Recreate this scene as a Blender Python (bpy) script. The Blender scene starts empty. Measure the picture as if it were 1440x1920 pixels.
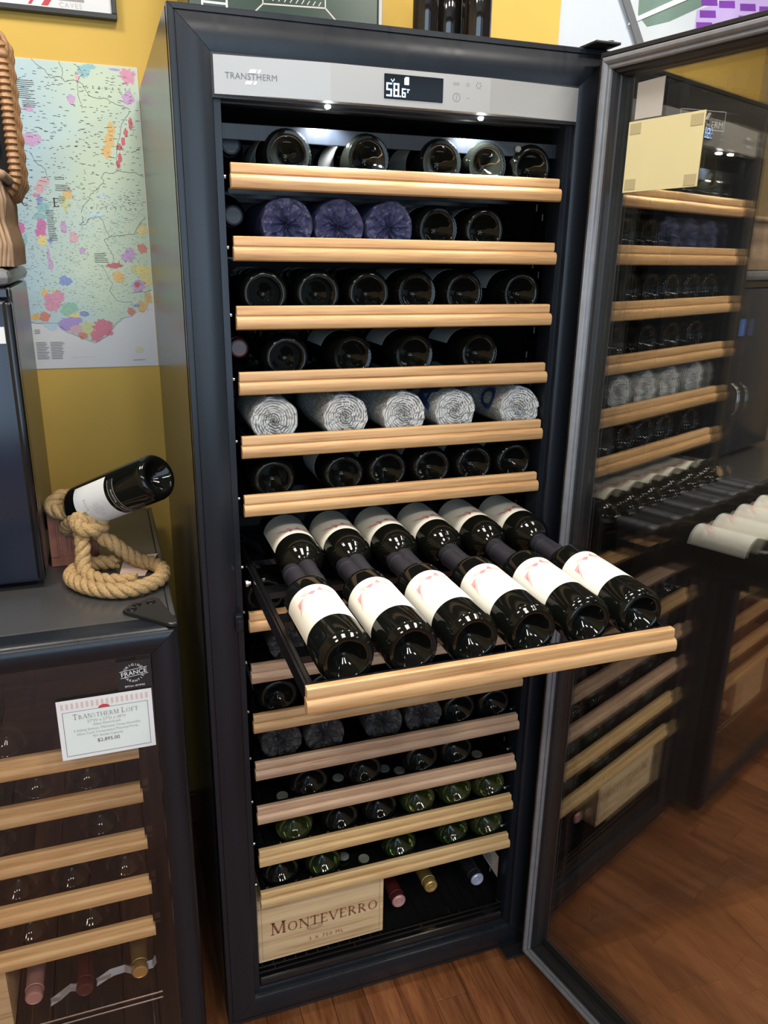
import bpy, math, random
from mathutils import Vector, Matrix, Euler
PI = math.pi
random.seed(7)
R = math.radians
scene = bpy.context.scene
COL = scene.collection

# ------------------------------------------------------------------ camera
cam_d = bpy.data.cameras.new('camera')
cam_d.sensor_fit = 'VERTICAL'
cam_d.sensor_height = 36.0
cam_d.lens = 1479.6 / 1920.0 * 36.0
cam_d.clip_start = 0.02
cam = bpy.data.objects.new('camera', cam_d)
cam.location = (-0.1192, -1.2153, 1.5164)
cam.rotation_euler = (R(71.8167), R(-0.8784), R(-19.2867))
COL.objects.link(cam)
scene.camera = cam

# ------------------------------------------------------------------ world, lights, exposure
world = bpy.data.worlds.new('world')
scene.world = world
world.use_nodes = True
bg = world.node_tree.nodes['Background']
bg.inputs['Color'].default_value = (0.58, 0.78, 1.0, 1)
bg.inputs['Strength'].default_value = 0.7


def area(name, loc, rot, sx, sy, power, color):
    d = bpy.data.lights.new(name, 'AREA')
    d.shape = 'RECTANGLE'
    d.size, d.size_y = sx, sy
    d.energy = power
    d.color = color
    o = bpy.data.objects.new(name, d)
    o.location = loc
    o.rotation_euler = rot
    COL.objects.link(o)
    return o


# daylight entering through the shop window on the street side
area('window_daylight', (-0.5, -3.95, 1.55), (R(90), 0, 0), 3.4, 2.0, 46, (0.58, 0.78, 1.0))
# recessed ceiling lamps of the shop
for lx, ly in ((-0.65, -0.25), (0.2, -0.45), (1.15, -0.25), (-0.7, -2.0), (0.3, -2.1), (1.3, -2.0)):
    area('ceiling_lamp_light', (lx, ly, 2.72), (0, 0, 0), 0.34, 0.34, 18 if lx > 1.1 else 12, (1.0, 0.93, 0.84))

scene.view_settings.view_transform = 'Standard'
scene.view_settings.look = 'None'
scene.view_settings.gamma = 1.0
scene.view_settings.use_curve_mapping = False
scene.view_settings.exposure = 0.5
scene.cycles.transparent_max_bounces = 24
scene.cycles.max_bounces = 10
scene.cycles.glossy_bounces = 6
scene.cycles.caustics_reflective = False
scene.cycles.caustics_refractive = False
scene.cycles.sample_clamp_indirect = 6.0


# ------------------------------------------------------------------ materials
def nmat(name):
    m = bpy.data.materials.new(name)
    m.use_nodes = True
    nt = m.node_tree
    return m, nt, nt.nodes['Principled BSDF']


def mat(name, color, rough=0.5, metal=0.0, spec=0.5, coat=0.0, emit=None, estr=0.0, trans=0.0, ior=1.5, var=0.0, bump=0.0, bscale=200.0):
    m, nt, b = nmat(name)
    b.inputs['Base Color'].default_value = (*color, 1)
    b.inputs['Roughness'].default_value = rough
    b.inputs['Metallic'].default_value = metal
    b.inputs['Specular IOR Level'].default_value = spec
    b.inputs['Coat Weight'].default_value = coat
    b.inputs['Coat Roughness'].default_value = 0.04
    b.inputs['Transmission Weight'].default_value = trans
    b.inputs['IOR'].default_value = ior
    if emit:
        b.inputs['Emission Color'].default_value = (*emit, 1)
        b.inputs['Emission Strength'].default_value = estr
    if var or bump:
        tc = nt.nodes.new('ShaderNodeTexCoord')
        nz = nt.nodes.new('ShaderNodeTexNoise')
        nz.inputs['Scale'].default_value = bscale
        nz.inputs['Detail'].default_value = 4
        nt.links.new(tc.outputs['Object'], nz.inputs['Vector'])
        if var:
            mx = nt.nodes.new('ShaderNodeMix')
            mx.data_type = 'RGBA'
            mx.inputs[6].default_value = (*[c * (1 - var) for c in color], 1)
            mx.inputs[7].default_value = (*[min(1, c * (1 + var)) for c in color], 1)
            nt.links.new(nz.outputs['Fac'], mx.inputs[0])
            nt.links.new(mx.outputs[2], b.inputs['Base Color'])
        if bump:
            bp = nt.nodes.new('ShaderNodeBump')
            bp.inputs['Strength'].default_value = bump
            bp.inputs['Distance'].default_value = 0.002
            nt.links.new(nz.outputs['Fac'], bp.inputs['Height'])
            nt.links.new(bp.outputs['Normal'], b.inputs['Normal'])
    return m


def wood(name, c0, c1, c2, scale=(3, 60, 60), rough=0.42, rings=0.0, hue_rand=0.12):
    """streaky grain along local X, shifted per object"""
    m, nt, b = nmat(name)
    N, L = nt.nodes, nt.links
    tc = N.new('ShaderNodeTexCoord')
    oi = N.new('ShaderNodeObjectInfo')
    mp = N.new('ShaderNodeMapping')
    mp.inputs['Scale'].default_value = scale
    mul = N.new('ShaderNodeMath'); mul.operation = 'MULTIPLY'; mul.inputs[1].default_value = 37.0
    cmb = N.new('ShaderNodeCombineXYZ')
    L.new(oi.outputs['Random'], mul.inputs[0])
    for i in range(3):
        L.new(mul.outputs[0], cmb.inputs[i])
    L.new(cmb.outputs[0], mp.inputs['Location'])
    L.new(tc.outputs['Object'], mp.inputs['Vector'])
    n1 = N.new('ShaderNodeTexNoise'); n1.inputs['Scale'].default_value = 1.0; n1.inputs['Detail'].default_value = 5
    n1.inputs['Distortion'].default_value = 0.6
    L.new(mp.outputs['Vector'], n1.inputs['Vector'])
    mp2 = N.new('ShaderNodeMapping'); mp2.inputs['Scale'].default_value = tuple(s * 5 for s in scale)
    L.new(tc.outputs['Object'], mp2.inputs['Vector'])
    n2 = N.new('ShaderNodeTexNoise'); n2.inputs['Scale'].default_value = 1.0; n2.inputs['Detail'].default_value = 2
    L.new(mp2.outputs['Vector'], n2.inputs['Vector'])
    ad = N.new('ShaderNodeMath'); ad.operation = 'MULTIPLY_ADD'; ad.inputs[1].default_value = 0.6
    L.new(n2.outputs['Fac'], ad.inputs[0]); L.new(n1.outputs['Fac'], ad.inputs[2])
    cr = N.new('ShaderNodeValToRGB')
    e = cr.color_ramp.elements
    e[0].position = 0.52; e[0].color = (*c0, 1)
    e[1].position = 1.0; e[1].color = (*c2, 1)
    k = e.new(0.76); k.color = (*c1, 1)
    L.new(ad.outputs[0], cr.inputs['Fac'])
    hs = N.new('ShaderNodeHueSaturation')
    mr = N.new('ShaderNodeMapRange')
    mr.inputs['To Min'].default_value = 1 - hue_rand; mr.inputs['To Max'].default_value = 1 + hue_rand
    L.new(oi.outputs['Random'], mr.inputs['Value'])
    L.new(mr.outputs['Result'], hs.inputs['Value'])
    L.new(cr.outputs['Color'], hs.inputs['Color'])
    L.new(hs.outputs['Color'], b.inputs['Base Color'])
    b.inputs['Roughness'].default_value = rough
    bp = N.new('ShaderNodeBump'); bp.inputs['Strength'].default_value = 0.12; bp.inputs['Distance'].default_value = 0.001
    L.new(ad.outputs[0], bp.inputs['Height']); L.new(bp.outputs['Normal'], b.inputs['Normal'])
    return m


def coated_glass(name, refl, tint, rough=0.0):
    """coated door glazing: part mirror, part tinted see-through"""
    m = bpy.data.materials.new(name)
    m.use_nodes = True
    nt = m.node_tree
    nt.nodes.clear()
    N, L = nt.nodes, nt.links
    out = N.new('ShaderNodeOutputMaterial')
    mix = N.new('ShaderNodeMixShader')
    tr = N.new('ShaderNodeBsdfTransparent'); tr.inputs['Color'].default_value = (*tint, 1)
    gl = N.new('ShaderNodeBsdfGlossy'); gl.inputs['Roughness'].default_value = rough
    gl.inputs['Color'].default_value = (0.97, 0.96, 0.93, 1)
    lw_ = N.new('ShaderNodeLayerWeight'); lw_.inputs['Blend'].default_value = 0.5
    pw = N.new('ShaderNodeMath'); pw.operation = 'POWER'; pw.inputs[1].default_value = 5.0
    L.new(lw_.outputs['Facing'], pw.inputs[0])
    ad = N.new('ShaderNodeMath'); ad.operation = 'MULTIPLY_ADD'; ad.use_clamp = True
    ad.inputs[1].default_value = 1 - refl; ad.inputs[2].default_value = refl
    L.new(pw.outputs[0], ad.inputs[0]); L.new(ad.outputs[0], mix.inputs[0])
    L.new(tr.outputs[0], mix.inputs[1]); L.new(gl.outputs[0], mix.inputs[2])
    L.new(mix.outputs[0], out.inputs['Surface'])
    return m


def news_mat(name):
    """newsprint: rows of tiny dark marks over off-white paper, laid out in UV metres"""
    m, nt, b = nmat(name)
    N, L = nt.nodes, nt.links
    uv = N.new('ShaderNodeUVMap')
    sp = N.new('ShaderNodeSeparateXYZ'); L.new(uv.outputs[0], sp.inputs[0])
    def math_(op, a, v):
        n = N.new('ShaderNodeMath'); n.operation = op
        L.new(a, n.inputs[0])
        if isinstance(v, (int, float)):
            n.inputs[1].default_value = v
        else:
            L.new(v, n.inputs[1])
        return n.outputs[0]
    row = math_('FRACT', math_('MULTIPLY', sp.outputs[1], 1 / 0.0042), 0)
    lines = math_('LESS_THAN', row, 0.60)
    mp = N.new('ShaderNodeMapping'); mp.inputs['Scale'].default_value = (640, 238.1, 1)
    L.new(uv.outputs[0], mp.inputs['Vector'])
    fl = N.new('ShaderNodeVectorMath'); fl.operation = 'FLOOR'; L.new(mp.outputs[0], fl.inputs[0])
    wn = N.new('ShaderNodeTexWhiteNoise'); wn.noise_dimensions = '2D'; L.new(fl.outputs[0], wn.inputs['Vector'])
    ink = math_('GREATER_THAN', wn.outputs['Value'], 0.30)
    fac = math_('MULTIPLY', lines, ink)
    fac2 = math_('MULTIPLY', fac, 0.82)
    mx = N.new('ShaderNodeMix'); mx.data_type = 'RGBA'
    mx.inputs[6].default_value = (0.80, 0.79, 0.75, 1); mx.inputs[7].default_value = (0.10, 0.10, 0.11, 1)
    L.new(fac2, mx.inputs[0]); L.new(mx.outputs[2], b.inputs['Base Color'])
    b.inputs['Roughness'].default_value = 0.8
    return m


def brushed(name, color):
    m, nt, b = nmat(name)
    N, L = nt.nodes, nt.links
    tc = N.new('ShaderNodeTexCoord'); mp = N.new('ShaderNodeMapping'); mp.inputs['Scale'].default_value = (30, 30, 900)
    nz = N.new('ShaderNodeTexNoise'); nz.inputs['Scale'].default_value = 1; nz.inputs['Detail'].default_value = 3
    L.new(tc.outputs['Object'], mp.inputs[0]); L.new(mp.outputs[0], nz.inputs['Vector'])
    mr = N.new('ShaderNodeMapRange'); mr.inputs['To Min'].default_value = 0.34; mr.inputs['To Max'].default_value = 0.5
    L.new(nz.outputs['Fac'], mr.inputs['Value']); L.new(mr.outputs['Result'], b.inputs['Roughness'])
    bp = N.new('ShaderNodeBump'); bp.inputs['Strength'].default_value = 0.06; bp.inputs['Distance'].default_value = 0.0005
    L.new(nz.outputs['Fac'], bp.inputs['Height']); L.new(bp.outputs['Normal'], b.inputs['Normal'])
    b.inputs['Base Color'].default_value = (*color, 1)
    b.inputs['Metallic'].default_value = 0.55
    return m


def satin_black(name, color, rough, streak=0.1, spec=0.5):
    """satin lacquer with faint vertical wiping streaks"""
    m, nt, b = nmat(name)
    N, L = nt.nodes, nt.links
    tc = N.new('ShaderNodeTexCoord'); mp = N.new('ShaderNodeMapping'); mp.inputs['Scale'].default_value = (90, 90, 3)
    nz = N.new('ShaderNodeTexNoise'); nz.inputs['Scale'].default_value = 1; nz.inputs['Detail'].default_value = 4
    L.new(tc.outputs['Object'], mp.inputs[0]); L.new(mp.outputs[0], nz.inputs['Vector'])
    mr = N.new('ShaderNodeMapRange'); mr.inputs['To Min'].default_value = max(0.02, rough - streak); mr.inputs['To Max'].default_value = rough + streak
    L.new(nz.outputs['Fac'], mr.inputs['Value']); L.new(mr.outputs['Result'], b.inputs['Roughness'])
    b.inputs['Base Color'].default_value = (*color, 1)
    b.inputs['Specular IOR Level'].default_value = spec
    return m


M = {}
M['yellow_wall'] = mat('yellow_wall_paint', (0.70, 0.46, 0.10), 0.85, var=0.06, bscale=6, bump=0.0)
M['white_wall'] = mat('white_wall_paint', (0.58, 0.63, 0.69), 0.8, var=0.03, bscale=5)
M['ceiling'] = mat('ceiling_paint', (0.50, 0.50, 0.48), 0.9, var=0.02, bscale=4)
M['dark_wall'] = mat('dark_shopfront_paint', (0.05, 0.045, 0.04), 0.6, var=0.1, bscale=5)
M['cream_wall'] = mat('cream_wall_paint', (0.45, 0.36, 0.20), 0.8, var=0.05, bscale=5)
M['frame'] = satin_black('black_satin_profile', (0.008, 0.010, 0.014), 0.30, 0.09, 0.36)
M['side'] = satin_black('black_satin_side', (0.05, 0.05, 0.052), 0.24, 0.03)
M['liner'] = mat('black_liner', (0.008, 0.008, 0.009), 0.45, var=0.2, bscale=30)
M['black'] = mat('black_plastic', (0.012, 0.012, 0.013), 0.4, var=0.2, bscale=60)
M['gloss'] = mat('gloss_black_steel', (0.006, 0.006, 0.007), 0.18, var=0.1, bscale=40)
M['gasket'] = mat('rubber_gasket', (0.16, 0.17, 0.19), 0.32, spec=0.8, var=0.25, bscale=60)
M['steel'] = brushed('brushed_steel', (0.37, 0.365, 0.35))
M['chrome'] = mat('bright_steel', (0.75, 0.75, 0.75), 0.2, metal=1.0, var=0.02, bscale=50)
M['oak'] = wood('beech_bar', (0.36, 0.18, 0.07), (0.52, 0.295, 0.125), (0.60, 0.37, 0.175))
M['oak_pink'] = wood('pink_beech_bar', (0.37, 0.20, 0.11), (0.52, 0.325, 0.20), (0.60, 0.41, 0.27))
M['oak_pale'] = wood('pale_oak_bar', (0.43, 0.245, 0.09), (0.58, 0.375, 0.165), (0.66, 0.46, 0.225))
M['crate'] = wood('pine_crate', (0.42, 0.255, 0.115), (0.64, 0.45, 0.24), (0.72, 0.54, 0.31), scale=(1.6, 45, 45), rough=0.6, hue_rand=0.04)
M['plank'] = wood('cherry_plank', (0.105, 0.034, 0.013), (0.20, 0.07, 0.026), (0.29, 0.115, 0.045), scale=(3, 32, 32), rough=0.33, hue_rand=0.22)
M['glass_dark'] = mat('dark_bottle_glass', (0.004, 0.0045, 0.0035), 0.05, spec=0.3, var=0.3, bscale=20)
M['glass_green'] = mat('green_bottle_glass', (0.34, 0.44, 0.12), 0.03, trans=0.95, ior=1.45, var=0.1, bscale=20)
M['glass_olive'] = mat('olive_bottle_glass', (0.13, 0.24, 0.06), 0.03, trans=0.95, ior=1.45, var=0.1, bscale=20)
M['label_white'] = mat('cream_label_paper', (0.78, 0.755, 0.66), 0.6, var=0.03, bscale=200)
M['label_grey'] = mat('pale_label_paper', (0.62, 0.63, 0.60), 0.6, var=0.05, bscale=200)
M['ink'] = mat('dark_ink', (0.06, 0.05, 0.05), 0.7, var=0.1, bscale=300)
M['ink_grey'] = mat('grey_ink', (0.33, 0.32, 0.32), 0.7, var=0.1, bscale=300)
M['engrave'] = mat('engraved_grey', (0.13, 0.135, 0.15), 0.6, var=0.1, bscale=300)
M['ink_soft'] = mat('soft_grey_ink', (0.50, 0.48, 0.44), 0.7, var=0.1, bscale=300)
M['pink'] = mat('rose_print', (0.60, 0.22, 0.22), 0.6, var=0.15, bscale=90)
M['pink_l'] = mat('light_rose_print', (0.74, 0.46, 0.42), 0.6, var=0.15, bscale=90)
M['capsule_black'] = mat('black_foil_capsule', (0.014, 0.014, 0.020), 0.42, var=0.1, bscale=80)
M['capsule_gold'] = mat('gold_foil_capsule', (0.62, 0.42, 0.14), 0.35, metal=0.7, var=0.1, bscale=60)
M['capsule_red'] = mat('wine_red_capsule', (0.075, 0.012, 0.012), 0.3, var=0.2, bscale=60)
M['capsule_blue'] = mat('silver_blue_capsule', (0.50, 0.58, 0.74), 0.35, metal=0.4, var=0.1, bscale=60)
M['capsule_pink'] = mat('dusty_pink_capsule', (0.55, 0.30, 0.28), 0.4, metal=0.3, var=0.15, bscale=60)
M['tissue_blue'] = mat('blue_violet_tissue', (0.058, 0.062, 0.135), 0.42, var=0.35, bscale=110, bump=0.8)
M['tissue_dark'] = mat('charcoal_tissue', (0.035, 0.03, 0.03), 0.6, var=0.35, bscale=110, bump=0.8)
M['news'] = news_mat('newsprint')
M['news_blue'] = mat('blue_headline_ink', (0.035, 0.06, 0.17), 0.8, var=0.15, bscale=150)
M['glass_door'] = coated_glass('coated_door_glass', 0.20, (0.93, 0.93, 0.91))
M['glass_loft'] = coated_glass('brown_tinted_glass', 0.035, (0.96, 0.93, 0.91))
M['screen'] = mat('black_display', (0.006, 0.006, 0.008), 0.08, var=0.1, bscale=20)
M['digit'] = mat('lit_display_digits', (0.4, 0.6, 1.0), 0.4, emit=(0.55, 0.78, 1.0), estr=1.3, var=0.02)
M['led'] = mat('white_led', (1, 1, 1), 0.3, emit=(0.95, 1.0, 1.0), estr=60, var=0.01)
M['rope'] = mat('hemp_rope', (0.40, 0.26, 0.115), 0.85, var=0.55, bscale=260, bump=1.0)
M['terracotta'] = mat('terracotta', (0.30, 0.115, 0.075), 0.8, var=0.3, bscale=120, bump=0.4)
M['wicker'] = mat('brown_wicker', (0.30, 0.155, 0.065), 0.45, var=0.45, bscale=60)
M['wicker_pale'] = mat('pale_wicker', (0.36, 0.235, 0.14), 0.5, var=0.4, bscale=60)
M['paper'] = mat('white_card', (0.74, 0.75, 0.76), 0.6, var=0.02, bscale=50)
M['paper_yellow'] = mat('yellowish_sheet', (0.62, 0.56, 0.31), 0.7, var=0.03, bscale=20)
M['paper_grey'] = mat('greyish_sheet', (0.42, 0.40, 0.37), 0.7, var=0.03, bscale=20)
M['paper_pink'] = mat('pinkish_paper', (0.66, 0.50, 0.44), 0.7, var=0.05, bscale=40)
M['tape'] = mat('tan_tape', (0.42, 0.36, 0.20), 0.6, var=0.05, bscale=40)
M['white_ink'] = mat('white_print', (0.85, 0.85, 0.85), 0.6, var=0.01)
M['red_ink'] = mat('red_print', (0.55, 0.05, 0.07), 0.6, var=0.05)
M['burnt'] = mat('branded_lettering', (0.22, 0.075, 0.04), 0.7, var=0.3, bscale=120)
M['burnt_soft'] = mat('faded_branding', (0.33, 0.21, 0.12), 0.7, var=0.3, bscale=120)
M['navy'] = satin_black('navy_gloss_door', (0.014, 0.019, 0.034), 0.22, 0.04, 0.4)
M['grey_trim'] = mat('grey_plastic_trim', (0.16, 0.165, 0.17), 0.35, var=0.1, bscale=30)
M['blue_sticker'] = mat('blue_sticker_print', (0.08, 0.20, 0.55), 0.5, var=0.2, bscale=80)
M['green_tin'] = mat('dark_green_lacquer', (0.012, 0.035, 0.022), 0.25, var=0.5, bscale=14)
M['clear_wrap'] = mat('crumpled_clear_wrap', (0.24, 0.22, 0.22), 0.15, var=0.2, bscale=40)
M['black_cloth'] = mat('black_lining', (0.012, 0.012, 0.013), 0.9, var=0.3, bscale=200)
M['leather'] = mat('black_leather', (0.03, 0.028, 0.027), 0.5, var=0.2, bscale=80)
M['foil_dark'] = mat('dark_liquid_glass', (0.01, 0.008, 0.007), 0.05, coat=0.5, var=0.2)
M['pad'] = mat('pale_rubber_pad', (0.20, 0.22, 0.19), 0.6, var=0.1, bscale=50)
M['slot'] = mat('bright_slot_edge', (0.62, 0.64, 0.66), 0.4, var=0.05)
M['purple'] = mat('purple_print', (0.20, 0.05, 0.38), 0.5, var=0.4, bscale=9)
M['lilac'] = mat('lilac_print', (0.52, 0.40, 0.72), 0.5, var=0.2, bscale=9)
M['sage'] = mat('sage_green_print', (0.16, 0.24, 0.20), 0.5, var=0.3, bscale=9)
M['poster_pale'] = mat('pale_grey_print', (0.58, 0.63, 0.66), 0.5, var=0.15, bscale=5)


# ------------------------------------------------------------------ mesh helpers
class MB:
    def __init__(s):
        s.v, s.f, s.uv = [], [], None

    def add(s, vs, fs):
        n = len(s.v)
        s.v += [tuple(v) for v in vs]
        s.f += [tuple(i + n for i in f) for f in fs]
        return s

    def box(s, x0, x1, y0, y1, z0, z1, bev=0.0):
        if bev <= 0:
            vs = [(x, y, z) for x in (x0, x1) for y in (y0, y1) for z in (z0, z1)]
            return s.add(vs, [(0, 1, 3, 2), (4, 6, 7, 5), (0, 4, 5, 1), (2, 3, 7, 6), (0, 2, 6, 4), (1, 5, 7, 3)])
        b = min(bev, (x1 - x0) * .49, (y1 - y0) * .49, (z1 - z0) * .49)
        import bmesh
        bm = bmesh.new()
        bmesh.ops.create_cube(bm, size=1)
        for v in bm.verts:
            v.co = ((x0 + x1) / 2 + v.co.x * (x1 - x0), (y0 + y1) / 2 + v.co.y * (y1 - y0), (z0 + z1) / 2 + v.co.z * (z1 - z0))
        bmesh.ops.bevel(bm, geom=bm.edges[:], offset=b, segments=2, affect='EDGES', profile=0.5)
        bm.verts.index_update()
        s.add([v.co[:] for v in bm.verts], [[v.index for v in f.verts] for f in bm.faces])
        bm.free()
        return s

    def lathe(s, prof, seg=32, axis='y', c=(0, 0, 0), alt=None):
        """prof: (axial, radius) pairs; alt: {row: axial offset on odd segments}"""
        n0 = len(s.v)
        rows = []
        for k, (a, r) in enumerate(prof):
            if r < 1e-6:
                s.v.append(s._ax(a, 0, 0, axis, c)); rows.append([len(s.v) - 1] * seg); continue
            row = []
            for i in range(seg):
                t = 2 * PI * i / seg
                aa, rr = a, r
                if alt and k in alt and i % 2:
                    aa += alt[k][0]; rr += alt[k][1]
                s.v.append(s._ax(aa, rr * math.cos(t), rr * math.sin(t), axis, c)); row.append(len(s.v) - 1)
            rows.append(row)
        for a, b in zip(rows, rows[1:]):
            for i in range(seg):
                j = (i + 1) % seg
                q = [a[i], b[i], b[j], a[j]]
                q2 = []
                for t in q:
                    if t not in q2:
                        q2.append(t)
                if len(q2) > 2:
                    s.f.append(tuple(q2))
        return s

    @staticmethod
    def _ax(a, u, w, axis, c):
        if axis == 'y':
            return (c[0] + u, c[1] + a, c[2] + w)
        if axis == 'z':
            return (c[0] + w, c[1] + u, c[2] + a)
        return (c[0] + a, c[1] + w, c[2] + u)

    def tube(s, pts, r, seg=8, closed=False, cap=True):
        """r: number or function(k) -> radius"""
        P = [Vector(p) for p in pts]
        n = len(P)
        T = []
        for i in range(n):
            a = P[(i - 1) % n] if (closed or i > 0) else P[i]
            b = P[(i + 1) % n] if (closed or i < n - 1) else P[i]
            T.append((b - a).normalized())
        up = Vector((0, 0, 1))
        if abs(T[0].dot(up)) > 0.9:
            up = Vector((1, 0, 0))
        nrm = (up - T[0] * up.dot(T[0])).normalized()
        base = len(s.v)
        for i in range(n):
            nrm = (nrm - T[i] * nrm.dot(T[i])).normalized()
            bi = T[i].cross(nrm)
            rr = r(i) if callable(r) else r
            for k in range(seg):
                t = 2 * PI * k / seg
                s.v.append(tuple(P[i] + nrm * (rr * math.cos(t)) + bi * (rr * math.sin(t))))
        m = n if closed else n - 1
        for i in range(m):
            for k in range(seg):
                a = base + i * seg + k; b = base + i * seg + (k + 1) % seg
                c2 = base + ((i + 1) % n) * seg + (k + 1) % seg; d = base + ((i + 1) % n) * seg + k
                s.f.append((a, b, c2, d))
        if cap and not closed:
            s.f.append(tuple(base + k for k in range(seg))[::-1])
            s.f.append(tuple(base + (n - 1) * seg + k for k in range(seg)))
        return s

    def extrude_x(s, prof, x0, x1):
        n = len(prof)
        vs = [(x0, y, z) for y, z in prof] + [(x1, y, z) for y, z in prof]
        fs = [(i, (i + 1) % n, n + (i + 1) % n, n + i) for i in range(n)]
        fs += [tuple(range(n))[::-1], tuple(range(n, 2 * n))]
        return s.add(vs, fs)

    def mesh(s, name, m, smooth=False, sharp=40):
        me = bpy.data.meshes.new(name)
        me.from_pydata(s.v, [], s.f)
        if s.uv:
            ul = me.uv_layers.new(name='UVMap')
            for l in me.loops:
                ul.data[l.index].uv = s.uv[l.vertex_index]
        me.materials.append(m)
        import bmesh
        bm = bmesh.new(); bm.from_mesh(me)
        bmesh.ops.recalc_face_normals(bm, faces=bm.faces[:])
        if smooth:
            for f in bm.faces:
                f.smooth = True
            lim = R(sharp)
            for e in bm.edges:
                if len(e.link_faces) == 2 and e.calc_face_angle(0) > lim:
                    e.smooth = False
        bm.to_mesh(me); bm.free()
        return me

    def build(s, name, m, parent=None, smooth=False, sharp=40):
        return inst(name, s.mesh(name, m, smooth, sharp), parent)


def inst(name, me, parent=None, loc=None, rot=None):
    o = bpy.data.objects.new(name, me)
    COL.objects.link(o)
    if parent:
        o.parent = parent
    if loc is not None:
        o.location = loc
    if rot is not None:
        o.rotation_euler = rot
    return o


def tag(o, label, cat, group=None):
    o['label'] = label
    o['category'] = cat
    if group:
        o['group'] = group
    return o


def thing(name, label, cat, loc=(0, 0, 0), rot=(0, 0, 0), group=None):
    o = inst(name, None, None, loc, rot)
    return tag(o, label, cat, group)


def struct(o):
    o['kind'] = 'structure'
    return o


def stuff(o):
    o['kind'] = 'stuff'
    return o


def text_polys(txt, size, align='CENTER', spacing=1.0):
    """flat text in the built-in font -> (verts2d, faces)"""
    c = bpy.data.curves.new('lettering', 'FONT')
    c.body = txt; c.size = size; c.align_x = align; c.space_character = spacing
    c.resolution_u = 3
    o = bpy.data.objects.new('lettering', c)
    COL.objects.link(o)
    dg = bpy.context.evaluated_depsgraph_get()
    me = bpy.data.meshes.new_from_object(o.evaluated_get(dg))
    vs = [(v.co.x, v.co.y) for v in me.vertices]
    fs = [tuple(p.vertices) for p in me.polygons]
    bpy.data.objects.remove(o); bpy.data.curves.remove(c); bpy.data.meshes.remove(me)
    return vs, fs


# hand-drawn roman capitals: strokes (x0,y0,x1,y1,thick) and arcs (cx,cy,rx,ry,a0,a1,thick)
TK, TN = 0.15, 0.07
ROMAN = {
    'M': (1.0, [(.12, 0, .14, 1, TN), (.14, 1, .5, .05, TK), (.5, .05, .86, 1, TN), (.86, 1, .88, 0, TK)], []),
    'O': (.95, [], [(.475, .5, .42, .5, 0, 360, TK)]),
    'N': (.9, [(.12, 0, .12, 1, TN), (.12, 1, .78, 0, TK), (.78, 0, .78, 1, TN)], []),
    'T': (.78, [(.39, 0, .39, 1, TK), (.03, .96, .75, .96, TN), (.05, .96, .05, .8, TN), (.73, .96, .73, .8, TN)], []),
    'E': (.68, [(.16, 0, .16, 1, TK), (.16, .96, .6, .96, TN), (.16, .52, .5, .52, TN), (.16, .04, .62, .04, TN), (.6, .96, .6, .82, TN), (.62, .04, .62, .2, TN)], []),
    'F': (.62, [(.16, 0, .16, 1, TK), (.16, .96, .58, .96, TN), (.16, .5, .48, .5, TN), (.57, .96, .57, .82, TN)], []),
    'V': (.85, [(.08, 1, .43, 0, TK), (.43, 0, .78, 1, TN)], []),
    'R': (.82, [(.16, 0, .16, 1, TK), (.16, .96, .36, .96, TN), (.16, .5, .4, .5, TN), (.36, .5, .74, 0, TK)], [(.36, .73, .26, .23, -90, 90, TK)]),
    'A': (.88, [(.06, 0, .42, 1, TN), (.42, 1, .8, 0, TK), (.2, .36, .66, .36, TN)], []),
    'S': (.62, [], [(.3, .73, .22, .24, 40, 270, .11), (.3, .26, .24, .25, -140, 90, .11)]),
    'H': (.92, [(.14, 0, .14, 1, TK), (.78, 0, .78, 1, TK), (.14, .5, .78, .5, TN)], []),
    'L': (.64, [(.16, 0, .16, 1, TK), (.16, .04, .6, .04, TN), (.6, .04, .6, .2, TN)], []),
    'G': (.9, [(.78, .05, .78, .42, TK), (.6, .42, .88, .42, TN)], [(.46, .5, .4, .48, 45, 320, TK)]),
    'C': (.85, [(.76, .78, .76, .95, TN)], [(.46, .5, .4, .48, 45, 315, TK)]),
    'Y': (.8, [(.08, 1, .4, .48, TK), (.4, .48, .74, 1, TN), (.4, 0, .4, .48, TK)], []),
    'W': (1.15, [(.06, 1, .32, 0, TK), (.32, 0, .56, .9, TN), (.56, .9, .8, 0, TK), (.8, 0, 1.06, 1, TN)], []),
    'P': (.74, [(.16, 0, .16, 1, TK), (.16, .96, .36, .96, TN), (.16, .46, .36, .46, TN)], [(.36, .71, .26, .25, -90, 90, TK)]),
    'I': (.36, [(.18, 0, .18, 1, TK)], []),
    'Z': (.72, [(.08, .96, .64, .96, TN), (.62, 1, .1, 0, TK), (.08, .04, .66, .04, TN)], []),
    'D': (.88, [(.16, 0, .16, 1, TK), (.16, .96, .4, .96, TN), (.16, .04, .4, .04, TN)], [(.38, .5, .4, .46, -90, 90, TK)]),
    'U': (.88, [(.14, .3, .14, 1, TK), (.74, .3, .74, 1, TN)], [(.44, .32, .3, .3, 180, 360, .11)]),
    ' ': (.35, [], []),
}


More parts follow.
